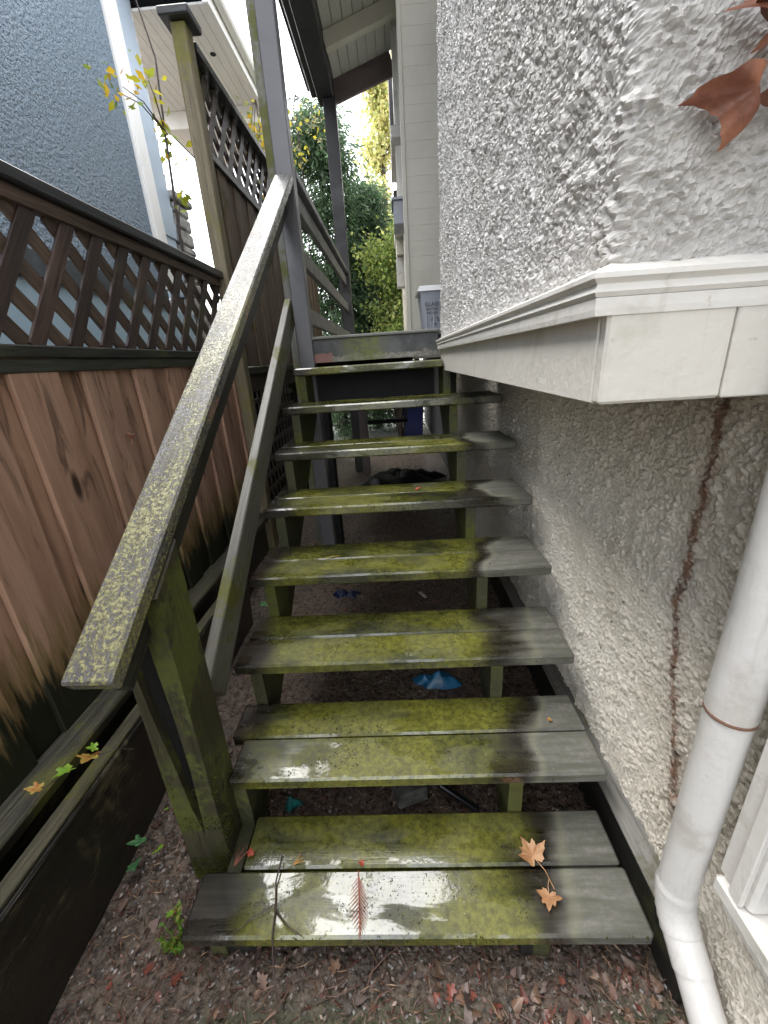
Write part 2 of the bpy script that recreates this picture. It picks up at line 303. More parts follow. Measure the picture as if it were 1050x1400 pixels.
    MAT['frond'] = m_leaf('rust_red_cedar_frond', (0.20, 0.055, 0.04), (0.32, 0.09, 0.05), 30)
    MAT['frond2'] = m_plain('brown_twig', (0.17, 0.10, 0.075), 0.5, 0.4, 9)
    MAT['ivy'] = m_leaf('ivy_green', (0.04, 0.16, 0.06), (0.16, 0.34, 0.14), 40, 0.3)
    MAT['limeleaf'] = m_leaf('lime_green_leaf', (0.16, 0.36, 0.03), (0.32, 0.5, 0.06), 40, 0.35)
    MAT['orangeleaf'] = m_leaf('orange_ivy_leaf', (0.50, 0.18, 0.05), (0.52, 0.42, 0.10), 50, 0.35)

def m_landing():
    k = N('peeling_landing_fascia', 0.5, 0.5); p = k.pos(); X = k.sep(p)
    a = k.noise(p, 6, 6, 0.65, 0.6); b = k.noise(p, 40, 4, 0.7)
    c = k.mix(k.ramp(a, 0.35, 0.65), (0.045, 0.048, 0.052), (0.11, 0.11, 0.11))
    low = k.math('ADD', X[2], k.math('MULTIPLY', k.math('SUBTRACT', k.noise(k.map(p, (1, 1, 2)), 11, 4), 0.5), 0.07))
    c = k.mix(k.ramp(low, 1.498, 1.506, 1, 0), c, k.mix(k.ramp(b, 0.4, 0.6), (0.16, 0.15, 0.12), (0.26, 0.25, 0.22)))
    red = k.math('MULTIPLY', k.ramp(X[0], 0.08, 0.10, 1, 0), k.ramp(low, 1.52, 1.526, 1, 0))
    c = k.mix(red, c, (0.24, 0.12, 0.10))
    d = k.math('ADD', k.math('ABSOLUTE', k.math('SUBTRACT', X[0], 0.29)), k.math('MULTIPLY', a, 0.25))
    ms = k.math('MULTIPLY', k.ramp(d, 0.18, 0.32, 0.9, 0), k.ramp(k.noise(p, 24, 7, 0.8), 0.32, 0.62))
    c = k.mix(ms, c, (0.15, 0.17, 0.03))
    return k.fin(c, None, k.bump(k.math('ADD', a, b), 0.4, 0.006))
mats()

# ------------------------------------------------------------------ mesh helpers
WORLD = {}
def wmat(o): return WORLD.get(o.name, Matrix.Identity(4))
def link(o, parent=None, Mw=None):
    COL.objects.link(o); Mw = Mw or Matrix.Identity(4); WORLD[o.name] = Mw
    if parent is not None:
        o.parent = parent; o.matrix_parent_inverse = wmat(parent).inverted()
    o.matrix_basis = Mw
    return o
def tag(o, label=None, cat=None, group=None, kind=None):
    for k, v in (('label', label), ('category', cat), ('group', group), ('kind', kind)):
        if v: o[k] = v
    return o
def thing(name, label, cat, loc=(0, 0, 0), group=None):
    o = bpy.data.objects.new(name, None); o.empty_display_size = 0.1
    link(o, None, Matrix.Translation(loc)); return tag(o, label, cat, group)
def mesh(name, V, F, mat, parent=None, Mw=None, smooth=False, bevel=0.0):
    me = bpy.data.meshes.new(name); me.from_pydata([tuple(v) for v in V], [], [tuple(f) for f in F]); me.update()
    for m in (mat if isinstance(mat, (list, tuple)) else [mat]): me.materials.append(m)
    if smooth: me.polygons.foreach_set('use_smooth', [True]*len(me.polygons))
    return link(bpy.data.objects.new(name, me), parent, Mw)
def cbox(dx, dy, dz, c=0.003):
    """chamfered box centred on the origin, full sizes dx dy dz"""
    V = []; idx = {}
    h = (dx/2, dy/2, dz/2); c = min(c, min(h)*0.45)
    for sx in (-1, 1):
        for sy in (-1, 1):
            for sz in (-1, 1):
                for a in range(3):
                    s = (sx, sy, sz); v = [s[i]*(h[i] if i == a else h[i]-c) for i in range(3)]
                    idx[(sx, sy, sz, a)] = len(V); V.append(v)
    F = []
    for a in range(3):
        b, d = (a+1) % 3, (a+2) % 3
        for s in (-1, 1):
            q = []
            for (u, v) in ((-1, -1), (1, -1), (1, 1), (-1, 1)):
                k = [0, 0, 0]; k[a] = s; k[b] = u; k[d] = v; q.append(idx[(*k, a)])
            F.append(q if s > 0 else q[::-1])
        for u in (-1, 1):          # edges along axis a, between faces b and d
            for v in (-1, 1):
                k1 = [0]*3; k2 = [0]*3; k1[a] = -1; k2[a] = 1
                for k in (k1, k2): k[b] = u; k[d] = v
                q = [idx[(*k1, b)], idx[(*k2, b)], idx[(*k2, d)], idx[(*k1, d)]]
                F.append(q if u*v < 0 else q[::-1])
    for sx in (-1, 1):
        for sy in (-1, 1):
            for sz in (-1, 1):
                q = [idx[(sx, sy, sz, a)] for a in range(3)]; F.append(q if sx*sy*sz > 0 else q[::-1])
    return V, F
def box(name, x0, x1, y0, y1, z0, z1, mat, parent=None, c=0.003, axis='x'):
    """world-aligned box; its local X is the grain axis given"""
    d = dict(x=(x1-x0), y=(y1-y0), z=(z1-z0)); ctr = Vector(((x0+x1)/2, (y0+y1)/2, (z0+z1)/2))
    if axis == 'x': V, F = cbox(d['x'], d['y'], d['z'], c); R = Matrix.Identity(4)
    elif axis == 'y': V, F = cbox(d['y'], d['x'], d['z'], c); R = Matrix.Rotation(math.pi/2, 4, 'Z')
    else: V, F = cbox(d['z'], d['y'], d['x'], c); R = Matrix.Rotation(-math.pi/2, 4, 'Y')
    return mesh(name, V, F, mat, parent, Matrix.Translation(ctr) @ R)
def board(name, p0, p1, wid, thk, upv, mat, parent=None, c=0.003):
    """board from p0 to p1 (centre line), wid across, thk along the 'up' normal"""
    p0, p1 = Vector(p0), Vector(p1); x = (p1-p0).normalized(); z = Vector(upv); z = (z-x*z.dot(x)).normalized(); y = z.cross(x)
    V, F = cbox((p1-p0).length, wid, thk, c)
    Mw = Matrix((x, y, z)).transposed().to_4x4(); Mw.translation = (p0+p1)/2
    return mesh(name, V, F, mat, parent, Mw)
def mesh_g(name, V, F, mat, parent, ax):
    """like mesh(), with the local X (grain) along ax"""
    x = Vector(ax).normalized(); z = Vector((1, 0, 0)) if abs(x.x) < 0.9 else Vector((0, 0, 1)); z = (z-x*z.dot(x)).normalized(); y = z.cross(x)
    c = Vector((0, 0, 0))
    for v in V: c += Vector(v)
    Mw = Matrix((x, y, z)).transposed().to_4x4(); Mw.translation = c/len(V); I = Mw.inverted()
    return mesh(name, [I @ Vector(v) for v in V], F, mat, parent, Mw)
def prism(poly, x0, x1):
    """polygon in (y,z) extruded along x"""
    n = len(poly); V = [(x0, y, z) for y, z in poly]+[(x1, y, z) for y, z in poly]
    F = [list(range(n))[::-1], [i+n for i in range(n)]]+[[i, (i+1) % n, (i+1) % n+n, i+n] for i in range(n)]
    return V, F
def tube(path, rad, seg=16, cap=True):
    V = []; F = []; P = [Vector(p) for p in path]; R = rad if isinstance(rad, (list, tuple)) else [rad]*len(P)
    ref = Vector((0.31, 0.2, 0.93)); 
    for i, p in enumerate(P):
        t = (P[min(i+1, len(P)-1)]-P[max(i-1, 0)]).normalized()
        if abs(t.dot(ref)) > 0.97: ref = Vector((0.93, 0.3, 0.1))
        a = t.cross(ref).normalized(); b = t.cross(a); ref = b.cross(t) if False else ref
        for k in range(seg):
            q = 2*math.pi*k/seg; V.append(p+R[i]*(math.cos(q)*a+math.sin(q)*b))
    for i in range(len(P)-1):
        for k in range(seg):
            F.append([i*seg+k, (i+1)*seg+k, (i+1)*seg+(k+1) % seg, i*seg+(k+1) % seg])
    if cap:
        m = len(V); V += V[:seg]+V[m-seg:m]; F.append(list(range(m, m+seg))); F.append(list(range(m+seg, m+2*seg))[::-1])
    return V, F
def join(*parts):
    V = []; F = []
    for v, f in parts:
        o = len(V); V += [tuple(q) for q in v]; F += [[i+o for i in q] for q in f]
    return V, F
def grid_mesh(name, P, mat, parent=None, smooth=True):
    """P: (nu,nv,3) array of points"""
    nu, nv = P.shape[:2]; me = bpy.data.meshes.new(name)
    nf = (nu-1)*(nv-1); me.vertices.add(nu*nv); me.vertices.foreach_set('co', P.reshape(-1).astype(np.float32))
    i = np.arange(nu*nv).reshape(nu, nv); q = np.stack([i[:-1, :-1], i[1:, :-1], i[1:, 1:], i[:-1, 1:]], -1).reshape(-1)
    me.loops.add(nf*4); me.loops.foreach_set('vertex_index', q.astype(np.int32))
    me.polygons.add(nf); me.polygons.foreach_set('loop_start', np.arange(0, nf*4, 4, dtype=np.int32))
    me.polygons.foreach_set('use_smooth', np.full(nf, smooth)); me.update(calc_edges=True); me.validate()
    me.materials.append(mat)
    return link(bpy.data.objects.new(name, me), parent)
TAB = RNG.random((256, 256))
def vnoise(u, v):
    ui = np.floor(u).astype(int); vi = np.floor(v).astype(int); fu = u-ui; fv = v-vi
    fu = fu*fu*(3-2*fu); fv = fv*fv*(3-2*fv); g = lambda a, b: TAB[a % 256, b % 256]
    return (g(ui, vi)*(1-fu)+g(ui+1, vi)*fu)*(1-fv)+(g(ui, vi+1)*(1-fu)+g(ui+1, vi+1)*fu)*fv
def worley(u, v, seed=0):
    ui = np.floor(u).astype(int); vi = np.floor(v).astype(int); d = np.full(u.shape, 9.0)
    for a in (-1, 0, 1):
        for b in (-1, 0, 1):
            px = ui+a+TAB[(ui+a+seed) % 256, (vi+b) % 256]; py = vi+b+TAB[(ui+a+91+seed) % 256, (vi+b+37) % 256]
            d = np.minimum(d, np.hypot(px-u, py-v))
    return d
def roughcast(u, v, s=0.014, amp=0.008):
    sm = lambda x: np.clip(x, 0, 1)**2*(3-2*np.clip(x, 0, 1))
    wu = u+0.010*(vnoise(u/0.022, v/0.022)-0.5)+0.004*(vnoise(u/0.008+3, v/0.008)-0.5); wv = v+0.010*(vnoise(u/0.022+40, v/0.022+11)-0.5)+0.004*(vnoise(u/0.008+17, v/0.008+5)-0.5)
    a = sm((0.62-worley(wu/s, wv/s))/0.42); b = sm((0.60-worley(wu/(s*0.5), wv/(s*0.5), 5))/0.45)
    c = sm((0.55-worley(wu/(s*1.9)+7, wv/(s*1.9), 3))/0.40)
    m = sm((vnoise(u/0.035+9, v/0.035)-0.2)*1.7)
    h = 0.75*a*(0.3+0.7*m)+0.30*b+0.55*c*m+0.30*(vnoise(u/0.05, v/0.05+7)-0.5)+0.30*(vnoise(u/0.0065+31, v/0.0065)-0.5)+0.14*(vnoise(u/0.0035, v/0.0035)-0.5)
    return amp*h

def leafcloud(name, P, size, cols, mat, parent=None, droop=0.0, aspect=0.5, kind=None, normals=None, jitter=0.35):
    """one mesh of small folded leaf faces at points P"""
    n = len(P); d = RNG.normal(size=(n, 3)); 
    if normals is not None: d = normals+jitter*d
    d[:, 2] -= droop; d /= np.linalg.norm(d, axis=1, keepdims=True)
    e = np.cross(d, RNG.normal(size=(n, 3))); e /= np.linalg.norm(e, axis=1, keepdims=True); f = np.cross(d, e)
    L = (size*(0.6+0.8*RNG.random(n)))[:, None]; W = L*aspect
    a = P; b = P+d*L*0.5+e*W*0.5+f*L*0.08; c = P+d*L; g = P+d*L*0.5-e*W*0.5+f*L*0.08
    V = np.stack([a, b, c, g], 1).reshape(-1, 3)
    me = bpy.data.meshes.new(name); me.vertices.add(4*n); me.vertices.foreach_set('co', V.reshape(-1).astype(np.float32))
    i = np.arange(n)*4; q = np.stack([i, i+1, i+2, i, i+2, i+3], 1).reshape(-1)
    me.loops.add(6*n); me.loops.foreach_set('vertex_index', q.astype(np.int32)); me.polygons.add(2*n); me.polygons.foreach_set('loop_start', np.arange(0, 6*n, 3, dtype=np.int32))
    me.update(calc_edges=True)
    at = me.attributes.new('Col', 'FLOAT_COLOR', 'POINT'); C = np.array(cols)[RNG.integers(0, len(cols), n)]*(0.65+0.7*RNG.random((n, 1)))
    C = np.concatenate([np.clip(C, 0, 1), np.ones((n, 1))], 1); at.data.foreach_set('color', np.repeat(C, 4, 0).reshape(-1).astype(np.float32))
    me.materials.append(mat); o = link(bpy.data.objects.new(name, me), parent)
    if kind: o['kind'] = kind
    return o

# ------------------------------------------------------------------ ground
def gheight(x, y):
    return 0.05+0.018*(vnoise(x/0.16+20, y/0.16+9)-0.5)+0.010*(vnoise(x/0.045, y/0.045+50)-0.5)+0.05*np.clip((x*0-0.30-x)/0.15, 0, 1)*0.3
def axis_lines(a, b, step, far):
    core = np.arange(a, b+1e-6, step); out = [core]
    g = np.cumsum(step*1.35**np.arange(1, 60)); g = g[g < far]
    return np.concatenate([a-g[::-1], core, b+g])
gx = axis_lines(-0.62, 1.12, 0.012, 900); gy = axis_lines(-0.75, 2.4, 0.014, 900)
GX, GY = np.meshgrid(gx, gy, indexing='ij'); near = np.exp(-np.maximum(0, np.hypot(GX-0.3, GY-0.8)-2.5))
GZ = 0.05+(gheight(GX, GY)-0.05)*near
g = grid_mesh('ground', np.stack([GX, GY, GZ], -1), MAT['soil']); tag(g, 'wet brown soil strewn with leaf litter', 'ground', kind='structure')
# concrete path beyond the porch
V, F = cbox(3.4, 9.0, 0.06, 0.004); c = mesh('path', V, F, MAT['concrete'], None, Matrix.Translation((0.9, 10.4, 0.052)))
tag(c, 'pale concrete path beyond the porch', 'path', kind='structure')

# ------------------------------------------------------------------ staircase
RISE, RUN = 0.1808, 0.2616
st = thing('wooden_staircase', 'mossy wooden open-riser staircase climbing between fence and stucco wall', 'staircase', (0.43, 0, 0.05))
jit = random.Random(3)
for k in range(1, 9):
    y = (k-1)*RUN; z = k*RISE
    for j in range(2):
        xl, xr = -0.125+jit.uniform(-0.004, 0.004), 0.996+jit.uniform(-0.006, 0.006)
        if k == 1: xl = -0.132 if j == 0 else -0.028
        if k == 1 and j == 1: xr = 0.992
        if k == 2 and j == 0: xl = -0.078
        if k == 8: xl, xr = -0.105, 0.728
        y0 = y+j*0.1455; 
        o = box('tread_board', xl, xr, y0, y0+0.1395, z-0.038-jit.uniform(0, 0.0015), z-(0.0 if j == 0 else jit.uniform(0, 0.003)), MAT['tread'], st, 0.006)
def sawtooth():
    P = []
    for k in range(1, 9):
        y = (k-1)*RUN+0.022; P += [(y, (k-1)*RISE-0.038 if k > 1 else 0.03), (y, k*RISE-0.0385)]
    P += [(8*RUN+0.02, 8*RISE-0.0385), (8*RUN+0.02, 8*RISE-0.26), (0.30, 0.03)]
    return P
for x in (-0.083, 0.731):
    V, F = prism(sawtooth(), x, x+0.040); o = mesh_g('stringer', V, F, MAT['stringer'], st, (0, RUN, RISE))
box('ground_leg', -0.05, 0.03, 0.03, 0.10, 0.02, 0.141, MAT['subrail'], st, axis='z'); box('ground_leg', 0.70, 0.775, 0.022, 0.09, 0.02, 0.141, MAT['subrail'], st, axis='z')
# split bottom post: core, and two front leaves that part into a V
px0, px1, py0, py1, pt = -0.205, -0.085, 0.19, 0.31, 1.05
def lean(V): return [(x+0.012*(z-0.05), y, z+0.67*(y-0.25)*(z > 0.95)) for x, y, z in V]
def front(poly, y0, y1):
    n = len(poly); V = [(x, y0, z) for x, z in poly]+[(x, y1, z) for x, z in poly]
    F = [list(range(n)), [i+n for i in range(n)][::-1]]+[[i, i+n, (i+1) % n+n, (i+1) % n] for i in range(n)]
    return V, F
vl = [(px0, 0.03), (px0+0.066, 0.03), (px0+0.066, 0.16), (px0+0.068, 0.25), (px0+0.052, 0.36), (px0+0.043, 0.50), (px0+0.026, 0.68), (px0+0.013, 0.90), (px0+0.010, pt-0.03), (px0, pt-0.03)]
vr = [(px0+0.066, 0.03), (px1, 0.03), (px1, pt), (px0+0.070, pt), (px0+0.072, 0.85), (px0+0.079, 0.66), (px0+0.080, 0.50), (px0+0.075, 0.38), (px0+0.068, 0.25), (px0+0.066, 0.16)]
V, F = join(front(vl, py0, py0+0.05), front(vr, py0, py0+0.05), front([(px0+0.0, 0.03), (px1, 0.03), (px1, pt), (px0+0.045, pt), (px0+0.0, 0.9)], py0+0.051, py1))
po = mesh_g('bottom_post', lean(V), F, MAT['post'], st, (0, 0, 1)); po['label'] = 'mossy split post at the foot of the stairs'
V, F = front([(px0+0.008, pt-0.06), (px0+0.067, 0.18), (px0+0.085, 0.5), (px0+0.075, pt-0.06)], py0+0.022, py0+0.0505)
mesh_g('rotten_core', lean(V), F, MAT['postdark'], po, (0, 0, 1))
# cap rail with sub-rail, and the low rail beside the treads
HA, HB = Vector((-0.106, 0.005, 0.955)), Vector((-0.067, 2.06, 2.385))
hr = board('handrail', HA, HB, 0.094, 0.040, (0, -0.57, 0.82), MAT['rail'], st, 0.005)
dr = (HB-HA).normalized(); nn = Vector((0, -dr.z, dr.y)).normalized()
off = -nn*0.0755+Vector((-0.022, 0, 0))
board('sub_rail', HA+dr*0.02+off, HB+off, 0.038, 0.109, nn, MAT['subrail'], hr)
LA, LB = Vector((-0.147, 0.372, 0.600)), Vector((-0.147, 2.13, 1.836)); d2 = (LB-LA).normalized(); n2 = Vector((0, -d2.z, d2.y))
lr = board('low_rail', LA-n2*0.065, LB-n2*0.065, 0.038, 0.13, n2, MAT['rail2'], st, 0.004)
board('post_top', (-0.132, 0.19, 1.016), (-0.132, 0.314, 1.100), 0.118, 0.010, n2, MAT['rail2'], po)

# raised moss on the wettest parts of treads and post
mp = []; mn = []
for k in range(1, 8):
    nk = 5200 if k < 4 else 2600; X = RNG.uniform(-0.10, 0.80, nk); Y = RNG.uniform(0.006, 0.28, nk)
    m = (0.55*vnoise(X/0.09+k*7, Y/0.05+k)+0.45*vnoise(X/0.025, Y/0.02+k*3)+0.10*np.exp(-np.abs(Y-0.145)/0.012)) > 0.60
    m &= (np.abs(Y-0.1425) > 0.006) & ((X > -0.01) | (k > 2))
    mp.append(np.stack([X[m], (k-1)*RUN+Y[m], np.full(m.sum(), k*RISE-0.0025)], 1))
    X = RNG.uniform(-0.11, 0.98, 900); Zf = RNG.uniform(-0.034, -0.004, 900); m = vnoise(X/0.07+k*5, Zf/0.02) > 0.55
    mp.append(np.stack([X[m], np.full(m.sum(), (k-1)*RUN+0.001), k*RISE+Zf[m]], 1))
P_ = np.concatenate(mp); U_ = np.tile([[0., -0.25, 1.]], (len(P_), 1))
MOSSC = [(0.09, 0.10, 0.016), (0.13, 0.13, 0.022), (0.06, 0.075, 0.012), (0.18, 0.17, 0.03)]
leafcloud('moss', P_, 0.0055, MOSSC, MAT['foliage'], st, 0, 0.7, 'stuff', U_, 0.7)
n_ = 11000; Zp = 0.04+0.42*RNG.random(n_)**2.6; Xp = RNG.uniform(px0+0.004, px1, n_); fr_ = RNG.random(n_) < 0.55; Yp = np.where(fr_, py0, RNG.uniform(py0, py1, n_)); Xp = np.where(fr_, Xp, px1+0.0008)+0.012*(Zp-0.05)
kk = vnoise(Xp/0.03+Yp/0.03, Zp/0.06) > 0.42+0.5*(Zp-0.1)
leafcloud('moss', np.stack([Xp, Yp, Zp], 1)[kk], 0.0035, [(0.12, 0.145, 0.015), (0.08, 0.10, 0.012), (0.16, 0.185, 0.025)], MAT['foliage'], st, 0, 0.7, 'stuff', np.where(fr_[:, None], [[0., -1., 0.3]], [[1., 0., 0.3]])[kk], 0.6)

# ------------------------------------------------------------------ porch
po_ = thing('porch', 'grey timber porch and landing at the top of the stairs', 'porch', (0.3, 3.4, 0.05))
fl = 1.616
box('landing_fascia', -0.060, 0.732, 2.093, 2.130, 1.468, 1.598, MAT['landing'], po_, 0.002)
box('landing_nosing', -0.066, 0.734, 2.075, 2.16, 1.599, fl, MAT['porchfloor'], po_, 0.004)
for i in range(20):
    y0 = 2.162+i*0.141; box('deck_board', -0.10, (1.055 if y0 < 3.40 else 0.60), y0, y0+0.137, fl-0.03, fl-0.001, MAT['porchfloor'], po_, 0.003)
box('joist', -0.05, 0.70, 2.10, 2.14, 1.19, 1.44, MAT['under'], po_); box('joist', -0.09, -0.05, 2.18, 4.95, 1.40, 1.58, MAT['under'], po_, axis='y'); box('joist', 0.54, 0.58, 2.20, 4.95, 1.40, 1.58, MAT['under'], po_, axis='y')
box('joist', -0.09, 0.6, 4.955, 5.0, 1.22, 1.58, MAT['under'], po_)
# tall corner post, far post, support posts
box('porch_post', -0.110, -0.020, 2.065, 2.150, 0.05, 4.02, MAT['ppost'], po_, 0.004, 'z')
box('porch_post', -0.135, -0.005, 4.86, 4.97, 0.05, 4.02, MAT['eave'], po_, 0.004, 'z')
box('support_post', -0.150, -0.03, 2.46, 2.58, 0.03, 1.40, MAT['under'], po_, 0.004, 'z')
box('support_post', -0.02, 0.08, 4.70, 4.80, 0.03, 1.40, MAT['brown'], po_, 0.004, 'z')
box('cross_bar', 0.085, 0.60, 4.72, 4.76, 0.70, 0.745, MAT['under'], po_)
box('batten', -0.275, -0.225, 2.60, 2.64, 0.03, 3.62, MAT['rail2'], po_, 0.003, 'z'); box('spacer', -0.224, -0.112, 2.58, 2.62, 3.22, 3.30, MAT['ppost'], po_, 0.003)
for z0, z1, th in ((2.42, 2.46, 0.09), (2.30, 2.39, 0.036), (2.02, 2.11, 0.036), (1.70, 1.79, 0.036)):
    box('guard_rail', -0.062-th/2, -0.062+th/2, 2.151, 4.859, z0, z1, MAT['prail'] if th < 0.05 else MAT['ppost'], po_, 0.003, 'y')
# roof: slopes up towards the house
rz = lambda x: 4.20+0.30*(x+0.10)
box('eave_beam', -0.19, -0.02, 2.6, 5.02, 4.02, 4.20, MAT['eave'], po_, 0.004, 'y')
box('gutter', -0.27, -0.195, 2.6, 5.03, 4.10, 4.19, MAT['eave'], po_, 0.01, 'y')
for i in range(13):
    x0 = -0.02+i*0.092; x1 = x0+0.088
    board('soffit_board', ((x0+x1)/2, 2.6, rz((x0+x1)/2)), ((x0+x1)/2, 4.98, rz((x0+x1)/2)), 0.092, 0.016, (-0.287, 0, 0.958), MAT['soffit'], po_)
board('roof_deck', (0.45, 2.5, rz(0.45)+0.06), (0.45, 5.06, rz(0.45)+0.06), 1.60, 0.05, (-0.287, 0, 0.958), MAT['eave'], po_)
def cross(name, y0, y1, xa, xb, drop, thick, mat):
    a = Vector((xa, (y0+y1)/2, rz(xa)-drop)); b = Vector((xb, (y0+y1)/2, rz(xb)-drop)); board(name, a, b, y1-y0, thick, (-0.287, 0, 0.958), mat, po_)
cross('rafter', 4.30, 4.38, -0.02, 1.1, 0.075, 0.12, MAT['beam'])
cross('rake_board', 4.99, 5.03, -0.10, 0.60, 0.10, 0.20, MAT['brown'])
cross('front_rafter', 3.10, 3.20, 0.0, 1.1, 0.075, 0.13, MAT['red'])

# ------------------------------------------------------------------ house on the right
ho = thing('stucco_house', 'white roughcast stucco house with overhanging bay beside the stairs', 'house', (1.5, 1.5, 0.05))
XB, YB, YE = 0.742, 0.055, 2.02
def bay_path(n_side, r=0.02):
    """path of the bay wall in plan: from the far return, along the left face, round the corner, along the front"""
    P = []; Nn = []
    for x in np.arange(1.10, XB+r, -0.02): P.append((x, YE)); Nn.append((0, 1))
    for a in np.linspace(0, math.pi/2, 6): P.append((XB+r-r*math.sin(a), YE-r+r*math.cos(a))); Nn.append((-math.sin(a), math.cos(a)))
    for y in np.linspace(YE-r-0.004, YB+r+0.004, n_side): P.append((XB, y)); Nn.append((-1, 0))
    for a in np.linspace(0, math.pi/2, 8): P.append((XB+r-r*math.cos(a), YB+r-r*math.sin(a))); Nn.append((-math.cos(a), -math.sin(a)))
    for x in np.arange(XB+r+0.003, 1.13, 0.003): P.append((x, YB)); Nn.append((0, -1))
    return np.array(P), np.array(Nn)
P, Nn = bay_path(680); s = np.concatenate([[0], np.cumsum(np.hypot(*np.diff(P, axis=0).T))])
zz = np.concatenate([np.arange(1.545, 3.15, 0.0030), np.arange(3.20, 4.22, 0.06)])
S, Z = np.meshgrid(s, zz, indexing='ij'); H = roughcast(S, Z, 0.0108, 0.0080); H = np.where(Z > 3.18, 0, H)
PX = P[:, 0][:, None]+Nn[:, 0][:, None]*H; PY = P[:, 1][:, None]+Nn[:, 1][:, None]*H
grid_mesh('bay_wall', np.stack([PX, PY, Z+RNG.uniform(-0.0009, 0.0009, Z.shape)], -1), MAT['stucco'], ho, False)
# lower wall
yy = np.concatenate([np.arange(-2.2, -0.52, 0.04), np.arange(-0.5, 1.2, 0.0042), np.arange(1.2, 3.6, 0.012)]); zz = np.concatenate([[-0.05], np.arange(0.02, 1.42, 0.0042)])
Y, Z = np.meshgrid(yy, zz, indexing='ij'); H = roughcast(Y+5, Z+3, 0.0150, 0.0085)*(Y > -0.52)
g = grid_mesh('lower_wall', np.stack([1.062-H, Y, Z+RNG.uniform(-0.0012, 0.0012, Z.shape)*(Y > -0.5)], -1), MAT['stucco2'], ho, False); g['label'] = 'dirty grey lower stucco wall with a rust streak'
box('side_wall', 1.07, 1.20, -2.2, 0.07, 1.38, 4.2, MAT['stucco'], ho); box('roof', 0.70, 3.0, -2.3, 2.06, 4.205, 4.30, MAT['eave'], ho); box('inner_wall_shade_black', 1.10, 1.3, 0.08, 9.0, 0.0, 4.2, MAT['under'], ho)  # inner wall coloured black in place of the unlit dark below the landing
# skirt: left panel, front panels, moulding, underside
box('skirt_panel', XB-0.006, XB+0.03, YB+0.002, YE-0.002, 1.388, 1.520, MAT['skirt'], ho, 0.002, 'y')
box('skirt_panel', XB-0.0055, 0.898, YB-0.022, YB+0.0015, 1.3885, 1.521, MAT['skirt'], ho, 0.004); box('skirt_panel', 0.899, 1.07, YB-0.0225, YB+0.0015, 1.3883, 1.5205, MAT['skirt'], ho, 0.002)
def mould(prof):   # profile (out, z) swept along left face then front
    pts = [((XB, YE), (-1, 0)), ((XB, YB), (-1, -1)), ((1.10, YB), (0, -1))]; V = []; F = []; n = len(prof)
    for (x, y), (nx, ny) in pts:
        for o, z in prof: V.append((x+nx*o, y+ny*o, z))
    for i in range(2):
        for j in range(n): F.append([i*n+j, i*n+(j+1) % n, (i+1)*n+(j+1) % n, (i+1)*n+j])
    return V, F
V, F = mould([(-0.02, 1.5215), (0.026, 1.5215), (0.030, 1.527), (0.026, 1.536), (0.034, 1.542), (0.034, 1.548), (0.0, 1.562), (-0.02, 1.562)]); mesh('moulding', V, F, MAT['trim'], ho)
V, F = mould([(-0.015, 1.500), (0.0245, 1.500), (0.0255, 1.508), (0.0255, 1.521), (-0.015, 1.521)]); mesh('lower_moulding', V, F, MAT['trim'], ho)
box('bay_floor', XB+0.004, 1.08, YB+0.003, YE-0.01, 1.3925, 1.44, MAT['block'], ho)
# ledge board along the foot of the wall
board('ledge_board', (1.034, -0.06, 0.145), (1.034, 2.1, 0.135), 0.024, 0.20, (0, 0, 1), MAT['subrail'], ho); board('ledge_cap', (1.036, -0.04, 0.248), (1.036, 2.1, 0.238), 0.058, 0.010, (-0.35, 0, 1), MAT['ledge'], ho)
# basement window trim at the frame edge
bw = box('basement_window', 1.030, 1.075, -0.90, -0.143, 0.585, 1.02, MAT['glass'], ho)
for a in ((1.000, 1.055, -0.140, -0.070, 0.565, 1.10), (1.000, 1.055, -0.95, -0.90, 0.565, 1.10), (1.000, 1.055, -0.899, -0.141, 1.025, 1.10)): box('casing', *a, MAT['trim'], bw, 0.006, 'z')
box('casing_bead', 0.990, 0.9995, -0.130, -0.106, 0.566, 1.10, MAT['trim'], bw, 0.004, 'z')
box('window_sill', 0.990, 1.055, -0.97, -0.078, 0.528, 0.563, MAT['trim'], bw, 0.005, 'y'); box('window_sill', 1.005, 1.055, -0.95, -0.090, 0.492, 0.526, MAT['trim'], bw, 0.005, 'y')
# beige siding wing beyond the porch
for i in range(26):
    z0 = 1.60+i*0.115
    V, F = cbox(0.66, 0.020, 0.1152, 0.0003); R = Matrix.Rotation(-0.012, 4, 'X')
    mesh('siding_board', V, F, MAT['siding'], ho, Matrix.Translation((0.942, 3.60, z0+0.06)) @ R)
box('corner_board', 0.607, 0.640, 3.572, 3.64, 1.55, 4.6, MAT['siding'], ho, 0.003, 'z'); box('wing_wall', 0.645, 1.1, 3.62, 8.0, 1.45, 4.6, MAT['siding'], ho)
for za, zb in ((3.62, 4.62), (2.92, 3.42)):
    wn_ = box('side_window', 0.628, 0.66, 4.6, 5.5, za, zb, MAT['glass'], ho); 
    box('casing', 0.585, 0.644, 4.52, 4.60, za-0.02, zb+0.02, MAT['trim'], wn_, 0.003, 'z'); box('casing', 0.605, 0.644, 5.5, 5.58, za-0.02, zb+0.02, MAT['trim'], wn_, 0.003, 'z')
    box('shutter', 0.560, 0.640, 5.60, 5.95, za, zb, MAT['eave'], wn_, 0.003, 'z'); box('window_sill', 0.545, 0.642, 4.5, 5.62, za-0.12, za-0.022, MAT['trim'], wn_, 0.005, 'y')
box('meter_base', 0.555, 0.645, 5.2, 5.4, 2.30, 2.62, MAT['trim'], ho); box('vent_hood', 0.560, 0.645, 5.1, 5.5, 2.625, 2.80, MAT['beam'], ho)

